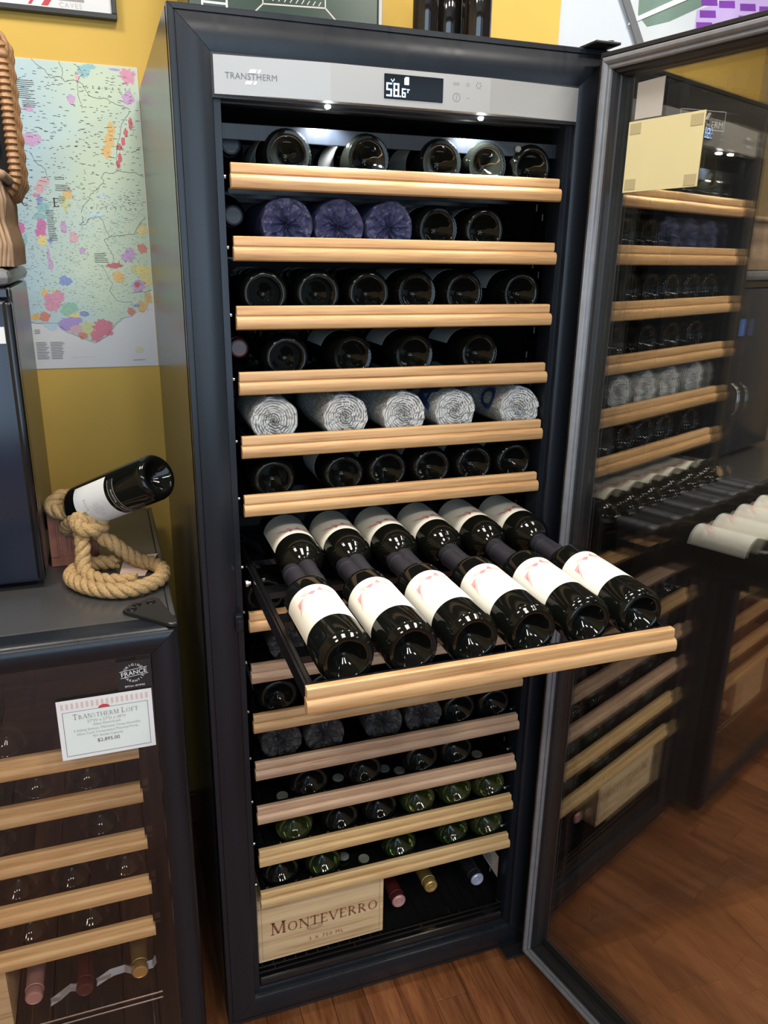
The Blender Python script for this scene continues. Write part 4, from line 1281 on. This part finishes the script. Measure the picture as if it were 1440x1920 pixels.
MB().box(0.0, 0.082, -0.003, -0.0001, 0.0, 0.016, 0.001).build('tile_border', M['terracotta'], tt)
MB().box(0.0, 0.012, -0.003, -0.0001, 0.0165, 0.115, 0.001).build('tile_border', M['terracotta'], tt)
for q in range(8):
    MB().box(0.016 + q * .008, 0.0205 + q * .008, -0.0025, -0.0001, 0.020 + (q % 3) * .004, 0.113, 0.0008).build('tile_ridge', M['terracotta'], tt)

# ------------------------------------------------------------------ black appliance on the low cabinet
bx = thing('countertop_cooler', 'dark navy countertop cooler standing on the low wine cabinet', 'cooler', (0, 0, 0))
AX0, AX1, AY, AZ1 = -0.66, -0.2445, 0.14, 1.485
MB().box(AX0, AX1, AY + 0.030, 0.49, LZ + 0.012, AZ1 - 0.028, 0.006).build('body', M['side'], bx)
adr = MB().box(AX0 + 0.001, AX1 - 0.001, AY, AY + 0.028, LZ + 0.012, AZ1 - 0.045, 0.008).build('door_panel', M['navy'], bx, True, 30)
MB().box(AX1 - 0.014, AX1 + 0.0005, AY - 0.002, AY + 0.029, LZ + 0.016, AZ1 - 0.047, 0.006).build('edge_trim', M['gloss'], adr, True, 30)
MB().box(AX0 - 0.002, AX1 + 0.004, AY - 0.004, 0.492, AZ1 - 0.026, AZ1, 0.012).build('top_cap', M['grey_trim'], bx, True, 30)
MB().box(AX0 + 0.002, AX1 - 0.002, AY + 0.004, AY + 0.032, AZ1 - 0.044, AZ1 - 0.027, 0.003).build('top_band', M['gloss'], bx)
MB().tube(catmull([(-0.335, AY - .001, 1.185), (-0.327, AY - .022, 1.170), (-0.325, AY - .028, 1.14), (-0.327, AY - .022, 1.11), (-0.335, AY - .001, 1.095)], 6), 0.0035, 8).build('handle', M['chrome'], adr, True)
MB().box(-0.318, -0.258, AY - .0012, AY - .0002, 1.375, 1.4).build('white_sticker', M['paper'], adr)
MB().box(-0.365, -0.332, AY - .0012, AY - .0002, 1.315, 1.360).build('blue_sticker', M['blue_sticker'], adr)
for xx in (AX0 + .04, AX1 - .03):
    for yy in (AY + .05, .46):
        MB().lathe([(0, 0), (0, .012), (.012, .010), (.012, 0)], 14, 'z', (xx, yy, LZ + .0002)).build('foot', M['black'], bx, True)

# ------------------------------------------------------------------ wicker picnic basket on the appliance
bk = thing('wicker_basket', 'wicker picnic basket with its lid standing open on the countertop cooler', 'basket', (0, 0, 0))
KX0, KX1, KY0, KY1, KZ = -0.60, -0.238, 0.165, 0.40, AZ1
MB().box(KX0 + .008, KX1 - .008, KY0 + .008, KY1 - .008, KZ + .002, KZ + .010).build('base', M['wicker'], bk)
canes = MB()
def cane(px, py, nx, ny, k):
    pts = []
    for j in range(17):
        z = KZ + 0.003 + 0.128 * j / 16
        ph = (j % 8) / 8.0
        off = 0.0045 * (1 - abs(2 * ph - 1)) + (0.010 * (1 - j / 16))
        tx = 0.006 * (abs(2 * ph - 1) - .5)
        pts.append((px + nx * (off - .010) + ny * tx, py + ny * (off - .010) + nx * tx, z))
    canes.tube(pts, 0.0036, 6)
k = 0
xx = KX0
while xx <= KX1:
    cane(xx, KY0, 0, -1, k); xx += 0.0062; k += 1
yy = KY0
while yy <= KY1:
    cane(KX1, yy, 1, 0, k); cane(KX0, yy, -1, 0, k); yy += 0.0062
stuff(canes.build('woven_canes', M['wicker_pale'], bk, True, 80))
rimp = [(KX0, KY0, KZ + .133), (KX1, KY0, KZ + .133), (KX1, KY1, KZ + .133), (KX0, KY1, KZ + .133)]
rp_ = []
for a, b in zip(rimp, rimp[1:] + rimp[:1]):
    for q in range(60):
        rp_.append(Vector(a).lerp(Vector(b), q / 60))
MB().tube(rp_, lambda i: 0.0065 + 0.0012 * (i % 2), 8, closed=True).build('rim', M['wicker_pale'], bk, True, 80)
# lid: shallow wicker tray facing the viewer
def rrect(cx, cz, hw, hh, r, y, n=10, step=0.0032):
    pts = []
    for (sx, sz, a0) in ((1, 1, 0), (-1, 1, 90), (-1, -1, 180), (1, -1, 270)):
        for i in range(n + 1):
            a = R(a0 + 90 * i / n)
            pts.append(Vector((cx + sx * (hw - r) + r * math.cos(a), y, cz + sz * (hh - r) + r * math.sin(a))))
    pts.append(pts[0])
    return resample(pts, step)
LCX, LCZ = -0.434, 1.716
lid = MB().box(LCX - .198, LCX + .196, 0.342, 0.348, LCZ - .112, LCZ + .112, .002).build('lid', M['black_cloth'], bk)
rim = rrect(LCX, LCZ, .206, .122, .035, 0.300)
MB().tube(rim[:-1], lambda i: (0.0105, 0.0092, 0.0072)[i % 3], 9, closed=True).build('lid_binding', M['wicker'], lid, True, 50)
for q in range(5):
    rw = rrect(LCX, LCZ, .207 + .0026 * q, .123 + .0018 * q, .035, 0.312 + q * .0085, step=0.004)
    MB().tube(rw[:-1], lambda i: 0.0046 + .0012 * math.sin(i * 1.05 + q * PI), 7, closed=True).build('lid_weave_row', M['wicker'], lid, True, 80)
MB().box(-0.42, -0.250, .336, .341, 1.664, 1.688, .002).lathe([(-.004, 0), (-.004, .006), (0, .007), (0, 0)], 16, 'y', (-.2625, .336, 1.676)).build('strap', M['leather'], lid)
MB().lathe([(-.007, 0), (-.006, .004), (-.0042, .0052), (-.0042, 0)], 16, 'y', (-.2625, .336, 1.676)).build('snap_button', M['chrome'], lid, True)
MB().box(-0.280, -0.258, .334, .341, 1.715, 1.735, .003).build('buckle', M['chrome'], lid)
# ------------------------------------------------------------------ map on the back wall
WY = 0.6895
mp_ = thing('wine_map', 'large wine region map of France on the yellow wall', 'map', (0, 0, 0))
def map_paper():
    m, nt, b = nmat('printed_map_paper')
    N, L = nt.nodes, nt.links
    tc = N.new('ShaderNodeTexCoord')
    n1 = N.new('ShaderNodeTexNoise'); n1.inputs['Scale'].default_value = 7; n1.inputs['Detail'].default_value = 6
    L.new(tc.outputs['Object'], n1.inputs['Vector'])
    sp = N.new('ShaderNodeSeparateXYZ'); L.new(tc.outputs['Object'], sp.inputs[0])
    mr = N.new('ShaderNodeMapRange'); mr.inputs['From Min'].default_value = -0.27; mr.inputs['From Max'].default_value = -0.10
    L.new(sp.outputs[0], mr.inputs['Value'])
    ad = N.new('ShaderNodeMath'); ad.operation = 'ADD'; ad.use_clamp = True
    sb = N.new('ShaderNodeMath'); sb.operation = 'SUBTRACT'; sb.inputs[1].default_value = 0.5
    L.new(n1.outputs['Fac'], sb.inputs[0]); L.new(sb.outputs[0], ad.inputs[0]); L.new(mr.outputs['Result'], ad.inputs[1])
    mx = N.new('ShaderNodeMix'); mx.data_type = 'RGBA'
    mx.inputs[6].default_value = (0.42, 0.61, 0.74, 1); mx.inputs[7].default_value = (0.56, 0.67, 0.50, 1)
    L.new(ad.outputs[0], mx.inputs[0]); L.new(mx.outputs[2], b.inputs['Base Color'])
    b.inputs['Roughness'].default_value = 0.38
    return m
sheet = MB().box(-0.75, 0.0, WY - 0.0012, WY, 1.2615, 1.872).build('map_sheet', M['paper'], mp_)
land = [(-0.749, 1.871), (-0.0015, 1.871), (-0.0015, 1.435), (-0.016, 1.405), (-0.040, 1.382), (-0.062, 1.372), (-0.085, 1.352), (-0.10, 1.332), (-0.130, 1.316), (-0.155, 1.326), (-0.185, 1.340), (-0.205, 1.352), (-0.255, 1.360), (-0.32, 1.345), (-0.745, 1.345)]
def ngon(pts):
    return pts, [tuple(range(len(pts)))]
on_plane(ngon(land), (0, WY - 0.0014, 0)).build('printed_land', map_paper(), sheet)
BL = [(-0.1057, 1.8558, 0.012, 0.0095, 'teal'),(-0.0928, 1.8662, 0.012, 0.0047, 'teal'),(-0.1186, 1.8454, 0.004, 0.0085, 'rose'),(-0.02, 1.8540, 0.0144, 0.0140, 'pink'),(-0.0448, 1.8650, 0.0102, 0.0020, 'violet'),(-0.0216, 1.8144, 0.0114, 0.0117, 'mauve'),(-0.1335, 1.8047, 0.007, 0.0086, 'mauve'),(-0.2176, 1.7249, 0.0187, 0.0117, 'mauve'),(-0.2169, 1.782, 0.0088, 0.0057, 'mauve'),(-0.0618, 1.7533, 0.0072, 0.0119, 'orange'),(-0.0668, 1.7313, 0.0093, 0.014, 'orange'),(-0.074, 1.709, 0.0084, 0.012, 'orange'),(-0.0215, 1.7655, 0.0038, 0.0119, 'red'),(-0.0323, 1.7471, 0.0041, 0.008, 'red'),(-0.0389, 1.7308, 0.0042, 0.008, 'red'),(-0.0482, 1.7193, 0.0059, 0.0056, 'red'),(-0.0479, 1.6983, 0.0038, 0.0101, 'red'),(-0.0531, 1.686, 0.0042, 0.0082, 'red'),(-0.2027, 1.6473, 0.01, 0.007, 'rose'),(-0.2123, 1.633, 0.01, 0.0101, 'rose'),(-0.2197, 1.6197, 0.008, 0.004, 'pink'),(-0.2152, 1.6068, 0.006, 0.0122, 'blue'),(-0.2105, 1.5948, 0.0121, 0.0102, 'teal'),(-0.159, 1.6229, 0.0092, 0.0082, 'orange'),(-0.1668, 1.6064, 0.0071, 0.0143, 'lime'),(-0.0933, 1.6212, 0.0084, 0.0042, 'pale'),(-0.2204, 1.5777, 0.0121, 0.0062, 'teal'),(-0.2172, 1.5614, 0.0091, 0.0113, 'magenta'),(-0.2201, 1.5449, 0.0102, 0.0083, 'magenta'),(-0.2177, 1.5295, 0.0081, 0.0104, 'yellow'),(-0.2035, 1.5297, 0.0041, 0.0052, 'blue'),(-0.256, 1.5543, 0.0059, 0.0112, 'magenta'),(-0.2517, 1.5319, 0.004, 0.0103, 'teal'),(-0.2096, 1.5014, 0.0031, 0.0126, 'mauve'),(-0.2068, 1.4804, 0.0046, 0.0106, 'mauve'),(-0.1739, 1.5584, 0.0062, 0.0125, 'mauve'),(-0.1553, 1.538, 0.0083, 0.0126, 'rose'),(-0.1414, 1.5109, 0.0063, 0.0064, 'mauve'),(-0.1072, 1.584, 0.0147, 0.0042, 'pale'),(-0.0136, 1.5548, 0.0098, 0.0107, 'yellow'),(-0.0485, 1.4993, 0.0131, 0.0098, 'mauve'),(-0.0434, 1.508, 0.0098, 0.0097, 'mauve'),(-0.0165, 1.5171, 0.0098, 0.0098, 'redor'),(-0.0782, 1.4806, 0.0151, 0.0055, 'red'),(-0.0715, 1.4577, 0.013, 0.012, 'orange'),(-0.0375, 1.4733, 0.0066, 0.0088, 'lime'),(-0.018, 1.4691, 0.0150, 0.0144, 'yellow'),(-0.0127, 1.4492, 0.0100, 0.01, 'yellow'),(-0.0303, 1.4392, 0.0133, 0.0134, 'mauve'),(-0.0335, 1.4403, 0.0055, 0.0056, 'red'),(-0.1811, 1.4486, 0.0147, 0.0087, 'blue'),(-0.2254, 1.4227, 0.0062, 0.0087, 'orange'),(-0.2084, 1.427, 0.0063, 0.0044, 'lime'),(-0.2185, 1.4097, 0.0093, 0.012, 'pink'),(-0.1991, 1.4161, 0.0115, 0.013, 'pink'),(-0.2137, 1.3966, 0.0146, 0.012, 'pink'),(-0.2309, 1.3727, 0.0104, 0.011, 'redor'),(-0.1808, 1.3898, 0.0159, 0.0143, 'green'),(-0.1696, 1.3743, 0.0106, 0.0055, 'yellow'),(-0.15, 1.3785, 0.0097, 0.0055, 'blue'),(-0.1771, 1.3633, 0.0235, 0.0089, 'violet'),(-0.1908, 1.3546, 0.0128, 0.0111, 'violet'),(-0.1661, 1.3453, 0.015, 0.009, 'rose'),(-0.1444, 1.3472, 0.0119, 0.0135, 'lime'),(-0.1567, 1.3316, 0.0108, 0.0067, 'redor'),(-0.114, 1.3467, 0.0197, 0.0181, 'redpk'),(-0.1285, 1.3311, 0.0131, 0.0113, 'redpk'),(-0.1025, 1.3534, 0.011, 0.0102, 'redpk'),(-0.0113, 1.4112, 0.0079, 0.0113, 'orange'),(-0.0261, 1.3933, 0.0112, 0.0114, 'orange'),(-0.0514, 1.3833, 0.0078, 0.0079, 'redor'),(-0.0382, 1.3956, 0.0067, 0.0034, 'blue'),(-0.2203, 1.355, 0.0126, 0.01, 'pale'),(-0.0391, 1.2983, 0.0102, 0.007, 'cream'),(-0.2496, 1.3729, 0.0083, 0.0065, 'orange')]
MC = {'teal': (.28, .52, .55), 'rose': (.66, .42, .45), 'pink': (.68, .30, .42), 'violet': (.40, .30, .62), 'mauve': (.55, .36, .58), 'orange': (.74, .48, .17), 'red': (.56, .14, .15), 'blue': (.25, .33, .62), 'lime': (.58, .62, .28), 'pale': (.50, .66, .76), 'magenta': (.62, .18, .42), 'yellow': (.76, .64, .24), 'redor': (.66, .25, .17), 'green': (.30, .55, .40), 'redpk': (.64, .20, .25), 'cream': (.70, .68, .45)}
rnd = random.Random(5)
by = {}
for n_, (cx, cz, rx, rz, c) in enumerate(BL):
    N_ = 26
    pts = []
    for i in range(N_):
        t = 2 * PI * i / N_
        j = 0.80 + 0.50 * rnd.random()
        pts.append((cx + rx * j * math.cos(t), cz + rz * j * math.sin(t)))
    fan = ([(cx, cz)] + pts, [(0, i, i % N_ + 1) for i in range(1, N_ + 1)])
    # each tint a hair above the last so that overlapping prints do not flicker
    by.setdefault(c, MB()).add([(a, WY - 0.0016 - n_ * 2e-6, b) for a, b in fan[0]], fan[1])
for c, mb in by.items():
    stuff(mb.build('printed_regions', mat('map_' + c, MC[c], .4, var=.18, bscale=300), sheet))
LN = [[(-0.2017, 1.8721), (-0.1924, 1.8619), (-0.178, 1.8538), (-0.1698, 1.8406), (-0.152, 1.8438), (-0.1411, 1.8362), (-0.127, 1.8401), (-0.1116, 1.8356), (-0.1048, 1.8238), (-0.0989, 1.8128), (-0.0841, 1.81), (-0.064, 1.8095), (-0.0503, 1.8027), (-0.0343, 1.798), (-0.0203, 1.7931)],[(-0.152, 1.8716), (-0.1462, 1.8619), (-0.1457, 1.8489), (-0.1484, 1.8413)],[(-0.124, 1.8702), (-0.1127, 1.8646), (-0.1081, 1.8519), (-0.1193, 1.8379), (-0.1198, 1.8133), (-0.1142, 1.7888)],[(-0.0206, 1.7892), (-0.0392, 1.7645), (-0.0454, 1.7404), (-0.0512, 1.7202), (-0.0559, 1.6899), (-0.0531, 1.6738), (-0.0662, 1.6671), (-0.0828, 1.6684), (-0.0899, 1.658), (-0.0842, 1.6522), (-0.1003, 1.6352), (-0.1138, 1.6245), (-0.1191, 1.6121), (-0.1329, 1.5972), (-0.136, 1.5869)],[(-0.0531, 1.6738), (-0.0345, 1.6706), (-0.0196, 1.6712), (-0.0031, 1.6637)],[(-0.224, 1.7033), (-0.2129, 1.6804), (-0.1981, 1.6713), (-0.1956, 1.6575)],[(-0.1346, 1.5801), (-0.1337, 1.5677), (-0.1425, 1.5633), (-0.13, 1.5636), (-0.1204, 1.5763), (-0.0991, 1.5811), (-0.0937, 1.5708), (-0.0838, 1.5394), (-0.095, 1.5329), (-0.0878, 1.5181), (-0.0784, 1.5032), (-0.0774, 1.4903)],[(-0.0838, 1.5394), (-0.0577, 1.5442), (-0.0316, 1.5469), (-0.0216, 1.5642), (-0.0051, 1.5816)],[(-0.1039, 1.4814), (-0.095, 1.462), (-0.0861, 1.4401), (-0.0916, 1.4269), (-0.0822, 1.4092), (-0.0675, 1.4025), (-0.0497, 1.4046), (-0.0461, 1.3934)],[(-0.0436, 1.4247), (-0.017, 1.4247), (-0.0032, 1.4292)],[(-0.2611, 1.3621), (-0.249, 1.3598), (-0.2072, 1.3592), (-0.19, 1.3412), (-0.1696, 1.3319), (-0.153, 1.3248), (-0.1322, 1.3153), (-0.1091, 1.3285), (-0.0893, 1.3532), (-0.0703, 1.3688), (-0.0477, 1.3742)]]
lm = MB()
for pts in LN:
    fine = []
    for a, b in zip(pts, pts[1:]):
        for q in range(5):
            fine.append((a[0] + (b[0] - a[0]) * q / 5 + rnd.uniform(-.0012, .0012), a[1] + (b[1] - a[1]) * q / 5 + rnd.uniform(-.0012, .0012)))
    fine.append(pts[-1])
    for a, b in zip(fine, fine[1:]):
        d = Vector((b[0] - a[0], b[1] - a[1])); nn = Vector((-d.y, d.x)).normalized() * 0.00032
        lm.add([(a[0] + nn.x, WY - .00185, a[1] + nn.y), (a[0] - nn.x, WY - .00185, a[1] - nn.y), (b[0] - nn.x, WY - .00185, b[1] - nn.y), (b[0] + nn.x, WY - .00185, b[1] + nn.y)], [(0, 1, 2, 3)])
stuff(lm.build('printed_borders', M['ink'], sheet))
# place names as tiny strokes
def dashes(n, zlo, zhi, x0, seed, w0, w1, h):
    r2 = random.Random(seed); m = MB()
    for _ in range(n):
        a, b = r2.uniform(x0, -.008), r2.uniform(zlo, zhi)
        w = r2.uniform(w0, w1); t = r2.uniform(-.15, .15)
        m.add([(a, WY - .00188, b), (a + w, WY - .00188, b + t * w), (a + w, WY - .00188, b + t * w + h), (a, WY - .00188, b + h)], [(0, 1, 2, 3)])
    return m
stuff(dashes(520, 1.60, 1.86, -.26, 1, .002, .008, .0007).build('printed_place_names', M['ink'], sheet))
stuff(dashes(1500, 1.375, 1.64, -.27, 2, .0012, .0045, .0007).build('printed_place_names', mat('olive_print', (.27, .31, .24), .5, var=.2, bscale=100), sheet))
blk = MB()
for (x0, z0, n, w) in ((-.245, 1.832, 10, .045), (-.227, 1.795, 4, .03), (-.182, 1.655, 2, .022), (-.182, 1.640, 4, .034), (-.178, 1.617, 3, .016), (-.205, 1.59, 18, .018), (-.118, 1.505, 6, .03), (-.255, 1.345, 3, .012), (-.255, 1.318, 11, .026), (-.226, 1.318, 11, .030), (-.055, 1.275, 1, .03)):
    for q in range(n):
        ww = w * rnd.uniform(.7, 1)
        blk.box(x0, x0 + ww, WY - .0019, WY - .00188, z0 - q * .0035, z0 - q * .0035 + .0009)
stuff(blk.build('printed_notes', M['ink'], sheet))
for s_, a, z_, size, gap in (('GERMANY', -.060, 1.8265, .0052, 1.55), ('SWITZERLAND', -.0705, 1.5955, .0040, 1.75), ('ITALY', -.048, 1.4870, .0046, 2.2), ('C', -.243, 1.5975, .0175, .1), ('E', -.183, 1.5975, .0175, .1), ('N', -.315, 1.5975, .0175, .1), ('A', -.38, 1.5975, .0175, .1), ('R', -.445, 1.5975, .0175, .1), ('F', -.51, 1.5975, .0175, .1)):
    on_plane(roman(s_, size, gap=gap), (a, WY - .00192, z_)).build('printed_name', M['ink'], sheet)
on_plane(text_polys('MEDITERRANEAN SEA', .0036, spacing=1.5), (-.159, WY - .00192, 1.2835)).build('printed_name', M['ink_soft'], sheet)

# ------------------------------------------------------------------ framed picture above the map
fp_ = thing('framed_picture', 'white framed print with dark name banner at the top left', 'picture', (0, 0, 0))
px0, px1, pz0, pz1 = -0.62, -0.032, 1.9515, 2.42
MB().box(px0 + .008, px1 - .008, WY - .010, WY - .001, pz0 + .008, pz1 - .008).build('print_sheet', M['paper'], fp_)
for (a, b, c, d) in ((px0, px1, pz0, pz0 + .0095), (px0, px1, pz1 - .0095, pz1), (px0, px0 + .0095, pz0 + .0096, pz1 - .0096), (px1 - .0095, px1, pz0 + .0096, pz1 - .0096)):
    MB().box(a, b, WY - .020, WY - .0005, c, d, .001).build('frame_bar', M['black'], fp_)
on_plane(rect2d(-.225, -.092, 1.977, 2.000), (0, WY - .0103, 0)).build('banner', M['ink_grey'], fp_)
on_plane(text_polys('TRANSTHERM', .0195), (-.158, WY - .0106, 1.9815)).build('banner_name', M['white_ink'], fp_)
on_plane(text_polys('CAVES', .0125, spacing=1.25), (-.118, WY - .0104, 1.9655)).build('print_lettering', M['ink_soft'], fp_)
on_plane(merge(para(-.196, -.190, 1.9655, 1.9765, .008), para(-.172, -.160, 1.9655, 1.9765, .008)), (0, WY - .0105, 0)).build('red_stripes', M['red_ink'], fp_)

# ------------------------------------------------------------------ things on top of the tall cabinet
TZ = H + 0.0045
gb = thing('green_tin_box', 'dark green ornamented box standing on top of the tall cabinet', 'box', (0, 0, 0))
MB().box(0.082, 0.445, 0.45, 0.62, TZ, TZ + 0.30, .003).build('box_body', M['green_tin'], gb)
MB().box(0.4452, 0.4535, 0.449, 0.62, TZ, TZ + 0.30, .002).build('edge_strip', M['steel'], gb)
line = []
def seg2(a, b, w=.0012):
    d = Vector((b[0] - a[0], b[1] - a[1])); n_ = Vector((-d.y, d.x)).normalized() * w
    return [(a[0] + n_.x, a[1] + n_.y), (a[0] - n_.x, a[1] - n_.y), (b[0] - n_.x, b[1] - n_.y), (b[0] + n_.x, b[1] + n_.y)], [(0, 1, 2, 3)]
on_plane(merge(seg2((.2187, 1.9515), (.3383, 1.9560)), seg2((.2187, 1.9515), (.2040, 1.9380)), seg2((.3383, 1.9560), (.3640, 1.9330)), seg2((.2187, 1.9515), (.2187, 2.08)), seg2((.3383, 1.956), (.3383, 2.08)), *[seg2((.226 + q * .011, 1.958), (.231 + q * .011, 1.965), .0008) for q in range(10)]), (0, .4497, 0)).build('engraved_lines', M['ink_soft'], gb)
on_plane(merge(rect2d(.1057, .1090, 1.935, 2.02), rect2d(.1500, .1535, 1.935, 2.02), rect2d(.109, .15, 1.9425, 1.946)), (0, .4497, 0)).build('painted_frame', M['white_ink'], gb)
VES = [(0.543, .025, 'tall dark brown bottle on top of the tall cabinet beside the green box'), (0.610, .034, 'tall black bottle in the middle of the three on the tall cabinet'), (0.655, .030, 'tall glossy dark bottle nearest the white wall on the tall cabinet')]
for i, (vx, vr, lb) in enumerate(VES):
    t = thing('display_bottle', lb, 'bottle', (vx, 0.45 + .05 * (i == 1), TZ), group='display bottles on top of the tall cabinet')
    k = vr / .0375
    MB().lathe([(0, 0), (0, vr - .003), (.004, vr), (.21, vr), (.235, vr * .85), (.255, vr * .5), (.275, .015), (.35, .0145), (.35, 0)], 32, 'z').build('glass', M['foil_dark'], t, True)
    MB().lathe([(.29, .0152), (.351, .0152), (.352, .013), (.352, 0)], 24, 'z').build('capsule', M['capsule_black'], t, True)

# ------------------------------------------------------------------ neighbouring cabinet on the right, seen through the open door
nb = thing('wine_cabinet', 'second tall black wine cabinet standing behind the open glass door', 'wine cabinet', (0.755, 0, 0))
MB().box(0, W, 0.005, D, 0.03, H, .003).build('body', M['side'], nb)
nd = MB().box(0.05, W - .05, -0.018, -0.012, 0.09, H - .055).build('door_panel', M['liner'], nb)
mitre_frame(W, H - .035, [(0, .004), (0, -.045), (.004, -.05), (.045, -.05), (.05, -.045), (.05, .004)], 'n', M['frame'], nd, lambda u, v, d: (u, d, .035 + v), ('door_stile', 'door_rail', 'door_stile', 'door_rail'))
for xx in (.06, W - .06):
    for yy in (.05, .6):
        MB().lathe([(0, 0), (0, .018), (.01, .018), (.012, .01), (.031, .01), (.031, 0)], 16, 'z', (xx, yy, 0)).build('foot', M['grey_trim'], nb, True)
lx, lz = 0.0325, 1.7145
on_plane(merge(rect2d(0, .090, 0, .0009), rect2d(0, .090, .0282, .0291), rect2d(0, .0009, 0, .0291), rect2d(.0891, .090, 0, .0291), ([(a + .045, b + .004) for a, b in text_polys('TRANSTHERM', .0135)[0]], text_polys('TRANSTHERM', .0135)[1]), para(.040, .046, .0155, .0258, .006), para(.049, .055, .0155, .0258, .006)), (lx, -0.0503, lz)).build('name_badge', M['white_ink'], nd)

# ------------------------------------------------------------------ printed panel on the white wall
po = thing('wall_poster', 'pale printed panel with purple picture and grey slanting edge on the white wall', 'poster', (0, 0, 0))
PY = 0.699
MB().add([(1.130, PY, 2.15), (1.262, PY, 1.94), (1.95, PY, 1.90), (1.95, PY, 2.45), (1.10, PY, 2.45), (1.130, PY - .006, 2.15), (1.262, PY - .006, 1.94), (1.95, PY - .006, 1.90), (1.95, PY - .006, 2.45), (1.10, PY - .006, 2.45)],
         [(4, 3, 2, 1, 0), (5, 6, 7, 8, 9), (0, 1, 6, 5), (1, 2, 7, 6), (2, 3, 8, 7), (3, 4, 9, 8), (4, 0, 5, 9)]).build('poster_sheet', M['poster_pale'], po)
MB().add([(1.118, PY - .012, 2.17), (1.250, PY - .012, 1.95), (1.272, PY - .012, 1.95), (1.140, PY - .012, 2.17), (1.118, PY - .006, 2.17), (1.250, PY - .006, 1.95), (1.272, PY - .006, 1.95), (1.140, PY - .006, 2.17)],
         [(0, 1, 2, 3), (7, 6, 5, 4), (0, 4, 5, 1), (1, 5, 6, 2), (2, 6, 7, 3), (3, 7, 4, 0)]).build('edge_bar', M['grey_trim'], po)
on_plane(ngon([(1.20, 2.18), (1.205, 2.085), (1.235, 2.062), (1.30, 2.080), (1.40, 2.125), (1.45, 2.18)]), (0, PY - .0064, 0)).build('green_print', M['sage'], po)
MB().add([(1.178, PY - .009, 2.060), (1.183, PY - .009, 2.072), (1.36, PY - .009, 2.152), (1.36, PY - .009, 2.138), (1.178, PY - .0066, 2.060), (1.183, PY - .0066, 2.072), (1.36, PY - .0066, 2.152), (1.36, PY - .0066, 2.138)], [(0, 1, 2, 3), (7, 6, 5, 4), (0, 4, 5, 1), (1, 5, 6, 2), (2, 6, 7, 3), (3, 7, 4, 0)]).build('white_bar', M['white_ink'], po)
on_plane(ngon([(1.375, 1.93), (1.378, 2.112), (1.60, 2.19), (1.85, 2.2), (1.85, 1.93)]), (0, PY - .0064, 0)).build('lilac_print', M['lilac'], po)
pb = MB()
rnd = random.Random(9)
for i in range(7):
    for j in range(9):
        if rnd.random() < .62:
            x0 = 1.383 + i * .062 + rnd.uniform(0, .01); z0 = 1.935 + j * .027
            q = [(x0, z0), (x0 + .05, z0 + .004), (x0 + .046, z0 + .020), (x0 - .003, z0 + .016)]
            if z0 < 2.17:
                pb.add([(a, PY - .0067, b) for a, b in q], [(0, 1, 2, 3)])
stuff(pb.build('purple_blocks', M['purple'], po))
